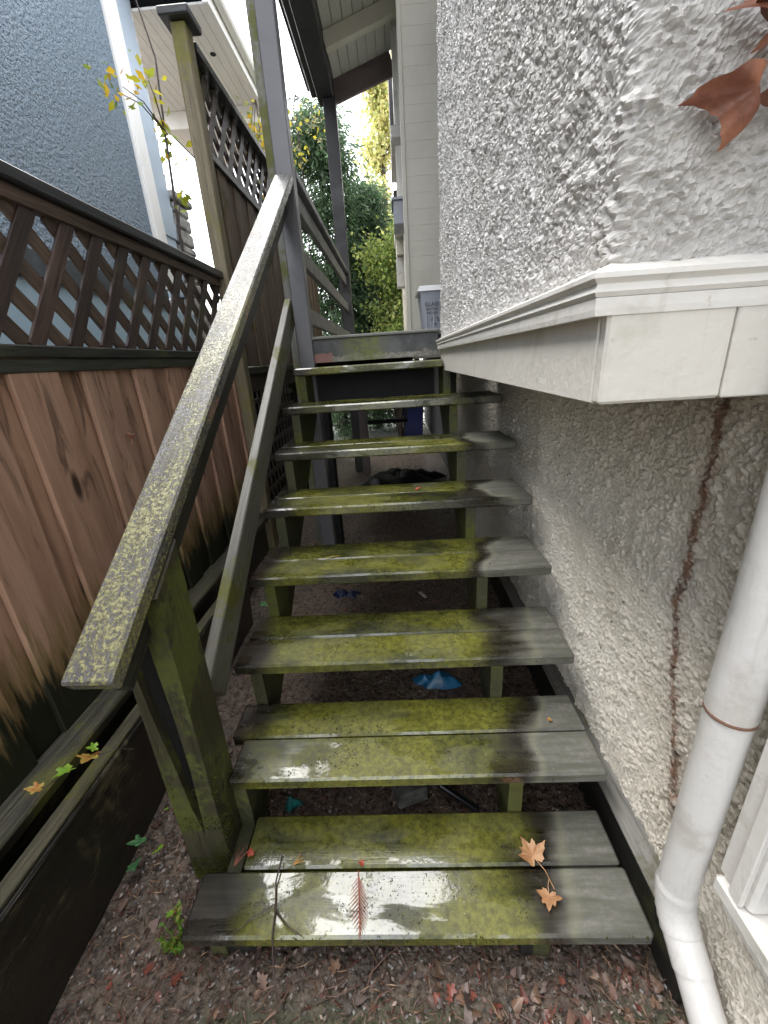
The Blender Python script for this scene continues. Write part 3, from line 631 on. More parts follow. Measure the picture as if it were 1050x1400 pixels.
# downspout in front of the wall
ds = thing('downspout', 'white painted metal downspout with rusty joint against the stucco wall', 'downspout', (0.985, -0.02, 0.05))
pc = (0.986, -0.022)
V, F = tube([(pc[0]+0.003, pc[1]+0.003, 0.885), (*pc, 2.4)], 0.0365, 28); mesh('upper_pipe', V, F, MAT['pipe'], ds, smooth=True)
V, F = tube([(*pc, 0.40), (*pc, 0.884)], 0.0345, 28); mesh('lower_pipe', V, F, MAT['pipe'], ds, smooth=True)
V, F = tube([(*pc, 0.8822), (*pc, 0.8852)], 0.0368, 28); mesh('rusty_joint', V, F, MAT['rustring'], ds)
path = [Vector((*pc, 0.43))]; rr = [0.0345]
ang0 = 0; ctr = None; p = Vector((*pc, 0.42)); ang = 0.0; dirv = Vector((0, 0, -1)); hz = Vector((0.10, -0.99, 0))
for i in range(12):
    ang = math.radians(43)*i/11; d = Vector((0, 0, -1))*math.cos(ang)+hz*math.sin(ang); path.append(p.copy()); rr.append(0.0362+0.0016*(i % 2)); p = p+d*0.0085
path.append(p.copy()); rr.append(0.0350); V, F = tube(path, rr, 28); mesh('elbow', V, F, MAT['pipe'], ds, smooth=True)
d = Vector((0, 0, -1))*math.cos(ang)+hz*math.sin(ang); q = p+d*0.055
V, F = tube([p, q], 0.0355, 28); mesh('outlet_collar', V, F, MAT['pipe'], ds, smooth=True)
V, F = tube([q-d*0.01, q+d*0.30], 0.0335, 28); mesh('outlet_pipe', V, F, MAT['pipe'], ds, smooth=True)

# ------------------------------------------------------------------ near fence
XF = -0.60
fe = thing('wooden_fence', 'brown cedar board fence with diagonal lattice top beside the handrail', 'fence', (XF, 0.8, 0.05))
y = -1.6; i = 0; rj = random.Random(11)
while y < 2.26:
    wd = rj.choice([0.135, 0.145, 0.15, 0.10]); dx = 0.010 if i % 2 else -0.010
    x = XF-0.012+dx+rj.uniform(-0.002, 0.002); t = rj.uniform(-0.006, 0.006)
    board('board', (x, y+wd/2-t, 0.41+rj.uniform(-0.01, 0.01)), (x+rj.uniform(-0.004, 0.004), y+wd/2+t, 1.536), wd+0.026, 0.018, (1, 0, 0), MAT['fence'], fe, 0.002); y += wd; i += 1
box('middle_rail', XF-0.04, XF+0.022, -1.6, 2.27, 1.532, 1.568, MAT['mossrail'], fe, 0.004, 'y'); box('middle_rail', XF+0.0, XF+0.016, -1.6, 2.27, 1.492, 1.531, MAT['mossrail'], fe, 0.003, 'y')
box('cap_rail', XF-0.055, XF+0.045, -1.6, 2.275, 1.988, 2.028, MAT['cap'], fe, 0.005, 'y'); box('top_rail', XF-0.022, XF+0.020, -1.6, 2.27, 1.945, 1.987, MAT['slatback'], fe, 0.003, 'y')
def lattice(parent, x, ya, yb, za, zb, step, wid, m1, m2, thk=0.008):
    h = zb-za
    for sgn, xo, m in ((1, thk*0.55, m1), (-1, -thk*0.55, m2)):
        c = ya-h
        while c < yb+h:
            a = c+0.012*math.sin(c*37+sgn); b = a+sgn*h*(0.75 if sgn > 0 else 1.0)+0.010*math.sin(c*91); z0, z1 = za, zb          # at za y=a, at zb y=b
            pts = []
            for t in (0.0, 1.0):
                yv = a+(b-a)*t
                if yv < ya: t2 = (ya-a)/(b-a); yv = ya
                elif yv > yb: t2 = (yb-a)/(b-a); yv = yb
                else: t2 = t
                pts.append((x+xo, yv, za+h*t2))
            if (Vector(pts[0])-Vector(pts[1])).length > 0.06 and 0 <= (pts[0][2]-za)/h <= 1 and 0 <= (pts[1][2]-za)/h <= 1:
                board('slat', pts[0], pts[1], wid, thk, (1, 0, 0), m, parent, 0.001)
            c += step
lattice(fe, XF, -1.2, 2.26, 1.560, 1.952, 0.154, 0.050, MAT['slat'], MAT['slatback'], 0.010)

# tall stepped section behind it
tf = thing('tall_wooden_fence', 'tall weathered fence section with lattice top behind the mossy post', 'fence', (XF, 3.8, 0.05))
p_ = box('fence_post', -0.605, -0.525, 2.275, 2.365, 0.10, 3.16, MAT['fpost'], tf, 0.006, 'z'); p_['label'] = 'mossy yellowed post with a dark cap'
box('post_cap', -0.645, -0.485, 2.235, 2.405, 3.162, 3.20, MAT['cap'], p_, 0.006); box('post_batten', -0.585, -0.545, 2.367, 2.405, 1.47, 3.16, MAT['fpostdark'], tf, 0.003, 'z')
y = 2.41; i = 0
while y < 5.9:
    wd = rj.choice([0.135, 0.145, 0.14]); x = -0.59+(0.006 if i % 2 else -0.006)
    board('board', (x, y+wd/2, 1.475), (x, y+wd/2, 2.64), wd+0.008, 0.016, (1, 0, 0), MAT['greyboard'], tf, 0.002); y += wd; i += 1
box('middle_rail', -0.62, -0.555, 2.41, 5.9, 2.642, 2.682, MAT['cap'], tf, 0.003, 'y'); box('cap_rail', -0.65, -0.53, 2.41, 5.9, 3.11, 3.15, MAT['cap'], tf, 0.003, 'y'); box('bottom_rail', -0.62, -0.55, 2.41, 5.9, 1.425, 1.474, MAT['mossrail'], tf, 0.003, 'y'); box('skirt_board', -0.60, -0.575, 2.41, 5.9, 1.30, 1.424, MAT['fpostdark'], tf, 0.003, 'y')
lattice(tf, -0.59, 2.41, 5.0, 2.684, 3.108, 0.163, 0.056, MAT['slat'], MAT['slat'], 0.012)
for j in range(12): box('slat', -0.592, -0.584, 2.42+j*0.105, 2.455+j*0.105, 0.10, 1.298, MAT['slat'], tf, 0.001, 'z')
for j in range(10): box('slat', -0.583, -0.575, 2.41, 3.7, 0.18+j*0.115, 0.215+j*0.115, MAT['slat'], tf, 0.001, 'y')
box('backing_board', -0.66, -0.64, 2.41, 5.9, 0.0, 1.30, MAT['postdark'], tf, 0.002, 'y')

# retaining planks below the fence
rw = thing('retaining_edge', 'black wet timber retaining edge below the cedar fence', 'retaining wall', (-0.48, 0.6, 0.05))
o = board('plank', (-0.425, -1.3, 0.27), (-0.452, 1.45, 0.20), 0.40, 0.038, (1, 0, -0.06), MAT['plank'], rw, 0.005)
board('plank_top', (-0.424, -1.3, 0.480), (-0.450, 1.45, 0.405), 0.042, 0.012, (0, 0, 1), MAT['timber'], rw, 0.004)
board('timber', (-0.565, -1.4, 0.445), (-0.568, 2.25, 0.432), 0.09, 0.045, (0.2, 0, 1), MAT['timber'], rw, 0.006); board('plank', (-0.575, -1.4, 0.24), (-0.578, 2.25, 0.23), 0.36, 0.03, (1, 0, 0), MAT['plank'], rw, 0.004)

# ------------------------------------------------------------------ blue house
XH = -2.2
bh = thing('blue_house', 'blue stucco house with white corner trim behind the fence', 'house', (-3.5, 3, 0))
box('stucco_wall', XH-0.3, XH, -3.5, 4.83, 2.40, 5.6, MAT['blue'], bh); box('band', XH-0.3, XH+0.03, -3.5, 4.84, 2.20, 2.399, MAT['darkband'], bh, 0.01, 'y'); box('basement_wall', XH-0.3, XH-0.02, -3.5, 5.6, -0.05, 2.199, MAT['bluebase'], bh)
box('corner_trim', XH-0.28, XH+0.03, 4.832, 5.10, 2.40, 5.6, MAT['white'], bh, 0.006, 'z'); box('corner_trim', XH-0.28, XH+0.045, 4.86, 4.97, 2.40, 5.6, MAT['white'], bh, 0.006, 'z')
for j in range(15):
    z0 = 3.05+j*0.17; V, F = cbox(0.36, 0.02, 0.174, 0.002)
    mesh('siding_board', V, F, MAT['bluelap'], bh, Matrix.Translation((XH-0.01, 5.285, z0+0.08)) @ Matrix.Rotation(math.pi/2, 4, 'Z') @ Matrix.Rotation(0.09, 4, 'X'))
box('end_wall', XH-0.3, XH-0.03, 5.105, 5.46, 2.4, 5.6, MAT['bluelap'], bh)
rs = random.Random(5); zc = 2.25
sp = box('stone_pillar', -2.56, -2.16, 5.50, 5.90, 0.0, 2.28, MAT['stone'], bh)
while zc < 3.42:
    hh = rs.uniform(0.10, 0.2); a = rs.uniform(0.13, 0.27)
    for x0, x1 in ((-2.55, -2.55+a-0.01), (-2.55+a, -2.17)): box('stone', x0, x1, 5.49+rs.uniform(0, 0.015), 5.89, zc, zc+hh-0.012, MAT['stone'], sp, 0.02)
    zc += hh
box('stone_cap', -2.60, -2.12, 5.45, 5.94, zc, zc+0.09, MAT['stone'], sp, 0.02)
# white porch ceiling of the blue house
pcx = thing('neighbour_porch_roof', 'white panelled porch ceiling of the blue house above the fence', 'porch roof', (-2.0, 7, 5.2)) if False else bh
for j in range(16):
    x0 = -3.05+j*0.105; box('ceiling_board', x0, x0+0.102, 5.50, 9.4, 5.20, 5.225, MAT['white'], bh, 0.003, 'y')
box('porch_fascia', -1.365, -1.30, 5.32, 9.4, 5.10, 5.30, MAT['white'], bh, 0.006, 'y'); box('porch_gutter', -1.295, -1.19, 5.32, 9.4, 5.19, 5.32, MAT['white'], bh, 0.02, 'y')
box('porch_beam', -2.9, -1.37, 7.35, 7.50, 4.98, 5.198, MAT['white'], bh, 0.006); box('porch_gable', -2.9, -2.21, 5.47, 5.498, 4.2, 5.30, MAT['white'], bh)
box('porch_roof', -3.2, -1.25, 5.30, 9.4, 5.321, 5.38, MAT['darkband'], bh)
V, F = tube([(-1.62, 6.25, 5.192), (-1.62, 6.25, 5.199)], 0.035, 20); mesh('downlight', V, F, MAT['under'], bh)

# ------------------------------------------------------------------ bins and clutter
gb = thing('glass_bin', 'small grey glass recycling bin standing on the porch', 'bin', (0.80, 2.66, fl))
def frustum(cx, cy, z0, z1, w0, w1, d0, d1):
    V = [(cx+sx*w/2, cy+sy*d/2, z) for z, w, d in ((z0, w0, d0), (z1, w1, d1)) for sx, sy in ((-1, -1), (1, -1), (1, 1), (-1, 1))]
    return V, [[3, 2, 1, 0], [4, 5, 6, 7], [0, 1, 5, 4], [1, 2, 6, 5], [2, 3, 7, 6], [3, 0, 4, 7]]
V, F = frustum(0.80, 2.66, fl+0.001, fl+0.255, 0.235, 0.285, 0.25, 0.30); bb = mesh('bin_body', V, F, MAT['bin'], gb)
for xx in (-0.105, -0.055, 0.055, 0.105):
    V, F = join(*[cbox(0.012, 0.010, 0.24, 0.002)]); mesh('rib', V, F, MAT['bin'], bb, Matrix.Translation((0.80+xx, 2.522, fl+0.125)) @ Matrix.Rotation(-0.10, 4, 'X'))
V, F = frustum(0.80, 2.66, fl+0.256, fl+0.29, 0.325, 0.29, 0.335, 0.29); mesh('lid', V, F, MAT['binlid'], gb)
def text(body, size, loc, parent, mat, rx=math.pi/2):
    cu = bpy.data.curves.new('lettering', 'FONT'); cu.body = body; cu.size = size; cu.align_x = 'CENTER'; cu.extrude = 0.0006
    cu.materials.append(mat); tmp = bpy.data.objects.new('lettering_curve', cu); COL.objects.link(tmp)
    me = bpy.data.meshes.new_from_object(tmp.evaluated_get(bpy.context.evaluated_depsgraph_get())); bpy.data.objects.remove(tmp)
    if not me.materials: me.materials.append(mat)
    o = bpy.data.objects.new('lettering', me)
    return link(o, parent, Matrix.Translation(loc) @ Matrix.Rotation(rx, 4, 'X'))
for s_, sz, zz_ in (('GLASS', 0.034, 0.165), ('BOTTLES', 0.020, 0.140), ('AND JARS', 0.017, 0.118)): text(s_, sz, (0.735, 2.5135-(zz_-0.14)*0.1, fl+zz_), bb, MAT['ink'], math.pi/2+0.097)
V = []; F = []
for k in range(3):   # three bent arrows of the recycling mark
    a0 = math.radians(90+k*120); R_ = 0.026
    p_ = [(R_*math.cos(a0+t), R_*math.sin(a0+t)) for t in np.linspace(0.25, 1.6, 7)]
    for (x, z), (x2, z2) in zip(p_[:-1], p_[1:]):
        o = len(V); V += [(x*0.75, 0, z*0.75), (x, 0, z), (x2, 0, z2), (x2*0.75, 0, z2*0.75)]; F.append([o, o+1, o+2, o+3])
mesh('recycling_mark', V, F, MAT['ink'], bb, Matrix.Translation((0.755, 2.5175, fl+0.075)) @ Matrix.Rotation(0.1, 4, 'X'))
mb = thing('mailbox', 'small grey wall box with pitched lid on the beige siding wing', 'mailbox', (0.585, 4.2, 2.66))
box('mailbox_body', 0.532, 0.640, 4.05, 4.40, 2.66, 2.85, MAT['bin'], mb, 0.006); V, F = prism([(4.03, 2.851), (4.42, 2.851), (4.42, 2.87), (4.225, 2.93), (4.03, 2.87)], 0.515, 0.642); mesh('mailbox_lid', V, F, MAT['bin'], mb)
bb2 = thing('blue_bin', 'blue plastic recycling bin seen under the landing', 'bin', (0.66, 7.1, 0.09))
V, F = frustum(0.72, 7.15, 0.085, 0.86, 0.40, 0.48, 0.40, 0.5); mesh('bin_body', V, F, MAT['bluebin'], bb2); V, F = frustum(0.72, 7.15, 0.861, 0.92, 0.52, 0.46, 0.54, 0.46); mesh('lid', V, F, MAT['bluebin'], bb2); box('handle', 0.56, 0.58, 6.87, 6.90, 0.3, 0.8, MAT['litterwhite'], bb2)

def heap(name, cx, cy, rx, ry, h, mat, label, cat, seed, cr=0.8):
    u = np.linspace(0, 1, 22); a = np.linspace(0, 2*math.pi, 33); U, A = np.meshgrid(u, a, indexing='ij')
    rad = 1+0.9*(vnoise(np.cos(A)*2.3+seed, np.sin(A)*2.3+seed)-0.5)
    X = cx+rx*U*rad*np.cos(A); Y = cy+ry*U*rad*np.sin(A); Zz = 0.035+h*(1-U**2.2)*(0.7+0.6*vnoise(X/0.09+seed, Y/0.09))+cr*h*(1-U)*(vnoise(X/0.022, Y/0.022+seed)-0.5)
    o = grid_mesh(name, np.stack([X, Y, Zz], -1), mat); return tag(o, label, cat)
heap('tarp', 0.45, 4.25, 0.55, 0.35, 0.15, MAT['tarp'], 'black crumpled tarp heap in the dark below the landing', 'tarp', 3, 0.15)
heap('plastic_bag', 0.58, 0.95, 0.12, 0.05, 0.075, MAT['bag'], 'light blue crumpled plastic bag on soil under the third step', 'bag', 9)
heap('plastic_scrap', 0.035, 0.405, 0.03, 0.025, 0.05, MAT['teal'], 'teal plastic scrap under the lowest steps', 'litter', 21)
heap('dark_bag', 0.07, 1.73, 0.10, 0.05, 0.05, MAT['navy'], 'navy plastic scrap on the soil under the middle steps', 'litter', 33)
b_ = board('broken_block', (0.39, 0.40, 0.085), (0.49, 0.44, 0.075), 0.07, 0.05, (0, 0.2, 1), MAT['block'], None, 0.006); tag(b_, 'grey broken block on soil under the second step', 'block')
b_ = board('black_stick', (0.54, 0.42, 0.11), (0.66, 0.36, 0.07), 0.02, 0.02, (0, 0, 1), MAT['tarp'], None, 0.004); tag(b_, 'black angled bar on soil under the second step', 'bar')
b_ = board('paper_scrap', (0.55, 1.69, 0.075), (0.585, 1.63, 0.07), 0.022, 0.004, (0.2, 0, 1), MAT['litterwhite'], None, 0.001); tag(b_, 'white scrap of paper on soil seen between middle steps', 'litter')
b_ = board('flat_stone', (0.16, 2.05, 0.09), (0.28, 2.22, 0.10), 0.10, 0.03, (0, 0.1, 1), MAT['block'], None, 0.008); tag(b_, 'flat grey stone on soil under the middle steps', 'stone')

# ------------------------------------------------------------------ litter
BROWN = [(0.15, 0.10, 0.08), (0.22, 0.145, 0.115), (0.09, 0.06, 0.05), (0.30, 0.225, 0.19), (0.14, 0.055, 0.042), (0.05, 0.035, 0.03), (0.30, 0.24, 0.21), (0.12, 0.10, 0.092)]
n = 16000
X = RNG.uniform(-0.42, 1.03, n); Y = np.where(RNG.random(n) < 0.6, RNG.uniform(-0.5, 0.5, n), RNG.uniform(0.3, 3.2, n))
P = np.stack([X, Y, gheight(X, Y)+RNG.uniform(-0.001, 0.012, n)], 1)
up_ = np.tile([[0., 0., 0.]], (n, 1)); a_ = RNG.uniform(0, 2*math.pi, n); up_[:, 0] = np.cos(a_); up_[:, 1] = np.sin(a_); up_[:, 2] = RNG.normal(0, 0.25, n)
o = leafcloud('leaf_litter', P, 0.011, BROWN, MAT['attr'], None, 0, 0.55, 'stuff', up_, 0.15); o['label'] = 'small brown leaf fragments covering the soil'
n = 7000
X = RNG.uniform(-0.42, 1.03, n); Y = np.where(RNG.random(n) < 0.5, RNG.uniform(-0.5, 0.6, n), RNG.uniform(0.3, 3.0, n))
P = np.stack([X, Y, gheight(X, Y)+RNG.uniform(0.002, 0.014, n)], 1); a_ = RNG.uniform(0, 2*math.pi, n)
D = np.stack([np.cos(a_), np.sin(a_), RNG.normal(0, 0.12, n)], 1)
o = leafcloud('needle_litter', P, 0.034, [(0.24, 0.15, 0.11), (0.14, 0.07, 0.045), (0.34, 0.22, 0.13), (0.20, 0.07, 0.05)], MAT['attr'], None, 0, 0.055, 'stuff', D, 0.03); o['label'] = 'rusty conifer needles and twigs on the soil'
n = 1500
X = RNG.uniform(-0.4, 1.02, n); Y = RNG.uniform(-0.45, 0.4, n); parts = []
for x, y, r in zip(X, Y, RNG.uniform(0.002, 0.006, n)):
    z = float(gheight(np.array(x), np.array(y)))+r*0.3; parts.append(([(x+r, y, z), (x-r*0.8, y+r*0.5, z), (x, y+r, z), (x, y-r, z+r*0.2), (x, y, z+r*0.9)], [[0, 2, 4], [2, 1, 4], [1, 3, 4], [3, 0, 4]]))
V, F = join(*parts); o = mesh('gravel', V, F, MAT['stone']); tag(o, 'small pale pebbles scattered in the soil', 'gravel', kind='stuff')

n = 420; parts = []
for x, y, a, L in zip(RNG.uniform(-0.38, 1.0, n), RNG.uniform(-0.4, 2.6, n), RNG.uniform(0, 6.28, n), RNG.uniform(0.03, 0.13, n)):
    z = float(gheight(np.array(x), np.array(y)))+0.006; b = a+RNG.uniform(-0.6, 0.6)
    parts.append(tube([(x, y, z), (x+L*0.5*math.cos(a), y+L*0.5*math.sin(a), z+0.008), (x+L*0.5*(math.cos(a)+math.cos(b)), y+L*0.5*(math.sin(a)+math.sin(b)), z)], [0.0014, 0.0012, 0.0007], 4, False))
V, F = join(*parts); o = mesh('twig_litter', V, F, MAT['frond2']); tag(o, 'thin brown twigs and roots strewn over the soil', 'twigs', kind='stuff')

# ------------------------------------------------------------------ single leaves and twigs
def leaf_shape(kind):
    pts = []
    if kind == 'maple': key = [(-90, .15), (-62, .48), (-40, .58), (-20, .50), (-5, .72), (10, .92), (20, .70), (34, .55), (46, .70), (56, .78), (66, .58), (78, .74), (90, 1.05)]
    elif kind == 'wedge': key = [(-90, .42), (-45, .55), (-10, .72), (18, .95), (40, .66), (62, .66), (78, .86), (90, 1.15)]
    elif kind == 'ivy': key = [(-90, .10), (-60, .45), (-25, .62), (5, .48), (20, .70), (35, .74), (55, .50), (72, .70), (90, 1.0)]
    else: key = [(-90, .25), (-50, .40), (-10, .50), (30, .48), (60, .60), (90, 1.1)]
    full = key+[(180-a, r) for a, r in key[-2:0:-1]]
    return [(r*math.cos(math.radians(a)), r*math.sin(math.radians(a))) for a, r in full]
def leaf_mesh(kind, size, curl=0.2, seed=0, fine=3):
    r = random.Random(seed); key = leaf_shape(kind); ol = []
    for i in range(len(key)):
        (x, y), (x2, y2) = key[i], key[(i+1) % len(key)]
        for t in range(fine):
            f = t/fine; j = 1+(r.uniform(-0.07, 0.05) if t else 0.0); ol.append(((x+(x2-x)*f)*j, (y+(y2-y)*f)*j))
    a1, a2, ph = r.uniform(0.6, 1.3), r.uniform(-0.9, 0.9), r.uniform(0, 6)
    V = [(0, 0, 0)]; F = []; n = len(ol); rings = (0.25, 0.5, 0.75, 1.0) if fine > 1 else (0.5, 1.0)
    for ring in rings:
        for i, (x, y) in enumerate(ol):
            X, Y = x*ring, y*ring; th = math.atan2(y, x); rr_ = math.hypot(X, Y)
            z = curl*(a1*X*X+a2*0.5*Y*Y+0.25*X*Y)+curl*0.30*rr_*math.sin(2*th+ph)+0.10*rr_*abs(math.sin(4.5*th))+0.06*math.sin(9*X+ph)*math.cos(7*Y+ph)*rr_
            V.append((X*size, Y*size, z*size))
    for i in range(n):
        j = (i+1) % n; F.append([0, 1+i, 1+j])
        for q in range(len(rings)-1): F.append([1+q*n+i, 1+(q+1)*n+i, 1+(q+1)*n+j, 1+q*n+j])
    return V, F
def leaf_scatter(name, pts, smin, smax, cols, label):
    """fallen leaves joined into one mass, each a real curled leaf shape"""
    AV = []; AF = []; AC = []; r = random.Random(99)
    for i, (x, y, z) in enumerate(pts):
        V, F = leaf_mesh(r.choice(['maple', 'oval', 'oval', 'ivy']), r.uniform(smin, smax), r.uniform(-0.9, 0.9), i, 1)
        Mw = Matrix.Translation((x, y, z)) @ Matrix.Rotation(r.uniform(0, 6.28), 4, 'Z') @ Matrix.Rotation(r.gauss(0, 0.3), 4, 'X') @ Matrix.Rotation(r.gauss(0, 0.3), 4, 'Y')
        o = len(AV); AV += [tuple(Mw @ Vector(v)) for v in V]; AF += [[q+o for q in f] for f in F]; c = r.choice(cols); g_ = r.uniform(0.6, 1.3); AC += [(c[0]*g_, c[1]*g_, c[2]*g_, 1)]*len(V)
    o = mesh(name, AV, AF, MAT['attr'], smooth=True); at = o.data.attributes.new('Col', 'FLOAT_COLOR', 'POINT'); at.data.foreach_set('color', np.array(AC, dtype=np.float32).reshape(-1))
    return tag(o, label, 'leaf litter', kind='stuff')
def leaf(name, kind, size, loc, rot, mat, label, cat='leaf', curl=0.25, stem=0.0, parent=None, seed=0):
    Mw = Matrix.Translation(loc) @ (Matrix.Rotation(rot[2], 4, 'Z') @ Matrix.Rotation(rot[1], 4, 'Y') @ Matrix.Rotation(rot[0], 4, 'X'))
    if parent is None:
        root = thing(name, label, cat, loc); V, F = leaf_mesh(kind, size, curl, seed); b = mesh('leaf_blade', V, F, mat, root, Mw, True)
    else: root = parent; V, F = leaf_mesh(kind, size, curl, seed); b = mesh('leaf_blade', V, F, mat, root, Mw, True)
    if stem:
        V, F = tube([(0, 0, 0.0), (stem*0.08, -stem*0.5, 0.004), (stem*0.02, -stem, 0.002)], [0.0012, 0.001, 0.0012], 6); mesh('stem', V, F, mat, root, Mw)
    return root
z1 = RISE+0.004
X = np.concatenate([RNG.uniform(0.45, 1.02, 190), RNG.uniform(-0.40, 0.1, 130), RNG.uniform(0.0, 1.0, 120), RNG.uniform(0.0, 0.95, 90)]); Y = np.concatenate([RNG.uniform(-0.40, 0.0, 190), RNG.uniform(-0.35, 0.8, 130), RNG.uniform(-0.40, 0.0, 120), RNG.uniform(0.2, 2.4, 90)])
leaf_scatter('fallen_leaves', np.stack([X, Y, gheight(X, Y)+0.010], 1), 0.010, 0.026, [(0.17, 0.10, 0.075), (0.24, 0.16, 0.125), (0.10, 0.062, 0.05), (0.22, 0.07, 0.05), (0.20, 0.12, 0.08), (0.13, 0.10, 0.09)], 'wet brown fallen leaves around the foot of the stairs')
leaf('maple_leaf', 'maple', 0.050, (0.765, 0.160, z1+0.006), (0.05, 0.02, math.radians(22)), MAT['maple'], 'larger tan maple leaf lying across the gap of the bottom step', curl=0.35, stem=0.080, seed=1)
leaf('maple_leaf', 'maple', 0.034, (0.778, 0.072, z1+0.005), (0.1, 0.1, math.radians(160)), MAT['maple'], 'smaller curled tan leaf near the front edge of the bottom step', curl=0.45, stem=0.04, seed=2)
leaf('red_leaf', 'ivy', 0.016, (-0.012, 0.175, z1+0.006), (0.3, 0.2, 0.4), MAT['redleaf'], 'small red leaf beside the mossy post on the bottom step', curl=0.4, seed=3)
leaf('red_leaf', 'ivy', 0.013, (0.305, 0.150, z1+0.002), (0.1, 0.0, 1.4), MAT['redleaf'], 'tiny red leaf in the middle of the bottom step by the gap', curl=0.4, seed=4)
leaf('orange_leaf', 'ivy', 0.013, (0.896, 0.439, 2*RISE+0.004), (0.1, 0.0, 2.4), MAT['orangeleaf'], 'tiny orange leaf on the dry end of the second step', curl=0.4, seed=5)
leaf('red_leaf', 'oval', 0.020, (0.534, 1.215, 5*RISE+0.004), (0.2, 0.2, -1.3), MAT['redleaf'], 'curled red leaf on the fifth step', curl=0.6, seed=6)
leaf('fence_leaf', 'ivy', 0.024, (XF+0.020, 1.013, 1.247), (math.radians(80), 0.2, math.radians(80)), MAT['dry'], 'curled brown leaf stuck to the cedar fence boards', curl=0.9, stem=0.03, seed=7)
# copper leaves hanging against the upper wall
hb = thing('dry_leaf_cluster', 'dried copper leaves hanging on a twig against the white roughcast', 'leaves', (0.87, 0.03, 1.74))
R = lambda *a: tuple(math.radians(q) for q in a)
leaf('', 'wedge', 0.044, (0.846, 0.004, 1.704), R(-74, 6, 18), MAT['dry'], '', curl=1.5, parent=hb, seed=8)
leaf('', 'oval', 0.046, (0.884, 0.004, 1.712), R(-68, -50, 10), MAT['dry'], '', curl=1.3, parent=hb, seed=9)
leaf('', 'oval', 0.048, (0.858, 0.006, 1.782), R(-66, -24, -40), MAT['dry'], '', curl=1.6, parent=hb, seed=11)
leaf('', 'wedge', 0.036, (0.874, 0.010, 1.765), R(-80, 40, 30), MAT['dry'], '', curl=1.4, parent=hb, seed=12)
V, F = tube([(0.828, 0.034, 1.86), (0.842, 0.018, 1.805), (0.864, 0.012, 1.74), (0.885, 0.014, 1.70)], [0.003, 0.0025, 0.002, 0.0015], 8); mesh('stem', V, F, MAT['twig'], hb, smooth=True)
# forked twig and cedar frond on the bottom step
tw = thing('forked_twig', 'thin dark forked twig lying over the bottom step', 'twig', (0.09, 0.07, z1))
for path, r in (([(0.082, 0.165, z1+0.012), (0.078, 0.11, z1+0.006), (0.092, 0.05, z1+0.004), (0.098, 0.0, z1+0.003), (0.108, -0.05, 0.13), (0.118, -0.085, 0.075)], 0.0026),
                ([(0.090, 0.055, z1+0.005), (0.13, 0.02, z1+0.004), (0.172, 0.0, z1+0.003)], 0.0022), ([(0.088, 0.062, z1+0.005), (0.03, 0.03, z1+0.002), (-0.01, 0.0, z1+0.001)], 0.0015)):
    V, F = tube(path, [r]+[r*0.8]*(len(path)-2)+[r*0.5], 8); mesh('branch', V, F, MAT['twig'], tw, smooth=True)
fr = thing('cedar_frond', 'rust-red cedar frond on the wet bottom step', 'frond', (0.30, 0.06, z1))
V, F = tube([(0.295, 0.135, z1+0.002), (0.302, 0.07, z1+0.003), (0.310, -0.005, z1+0.001)], [0.0012]*3, 6); mesh('stem', V, F, MAT['frond'], fr)
pts = []
for i in range(13):
    t = i/12; c0 = Vector((0.297+0.013*t, 0.118-0.105*t, z1+0.003)); l = 0.024*math.sin(math.pi*(0.25+0.7*t))
    for sg in (-1, 1):
        e = c0+Vector((sg*l, -0.012-l*0.5, 0.0)); w_ = Vector((0.0, 0.0022, 0.0)); pts.append(([c0-w_, c0+w_, e+w_*0.3, e-w_*0.3], [[0, 1, 2, 3]]))
V, F = join(*pts); mesh('frond_leaflets', V, F, MAT['frond'], fr)
for i, (x, y, k, a, L, lab) in enumerate(((0.115, 0.150, 1, 0.3, 0.03, 'pale orange needle sprig on the bottom step beside the twig'), (0.143, 0.925, 4, 0.2, 0.06, 'pale thin stick lying on the fourth step'), (-0.05, 0.15, 1, 0.9, 0.05, 'reddish twig by the foot of the mossy post'))):
    t_ = thing('small_stick', lab, 'twig', (x, y, k*RISE)); z = k*RISE+0.004
    for q in range(3 if i != 1 else 1):
        b = a+q*0.35; V, F = tube([(x, y, z), (x+L*math.cos(b)*0.5, y+L*math.sin(b)*0.5, z+0.004), (x+L*math.cos(b), y+L*math.sin(b), z+0.001)], [0.0016, 0.0014, 0.0008], 6); mesh('branch', V, F, MAT['orangeleaf'] if i < 2 else MAT['frond'], t_)
# ivy along the retaining planks
def ivy(label, stems, leaves):
    t = thing('ivy_sprig', label, 'ivy', leaves[0][0])
    for s_ in stems:
        V, F = tube(s_, 0.0014, 6); mesh('stem', V, F, MAT['twig'], t)
    for i, (loc, sz, m) in enumerate(leaves): leaf('', 'ivy', sz, loc, (random.uniform(0.3, 0.8), random.uniform(-0.3, 0.6), random.uniform(2, 4)), m, '', curl=0.3, parent=t, seed=i+20)
ivy('ivy sprig with orange and pale green leaves on the black plank', [[(-0.43, 0.24, 0.49), (-0.41, 0.20, 0.53), (-0.40, 0.15, 0.56), (-0.41, 0.09, 0.58)], [(-0.43, 0.24, 0.49), (-0.38, 0.28, 0.48), (-0.36, 0.31, 0.44)]],
    [((-0.405, 0.222, 0.525), 0.041, MAT['orangeleaf']), ((-0.40, 0.155, 0.560), 0.038, MAT['limeleaf']), ((-0.41, 0.088, 0.590), 0.027, MAT['orangeleaf']), ((-0.395, 0.235, 0.540), 0.022, MAT['limeleaf'])])
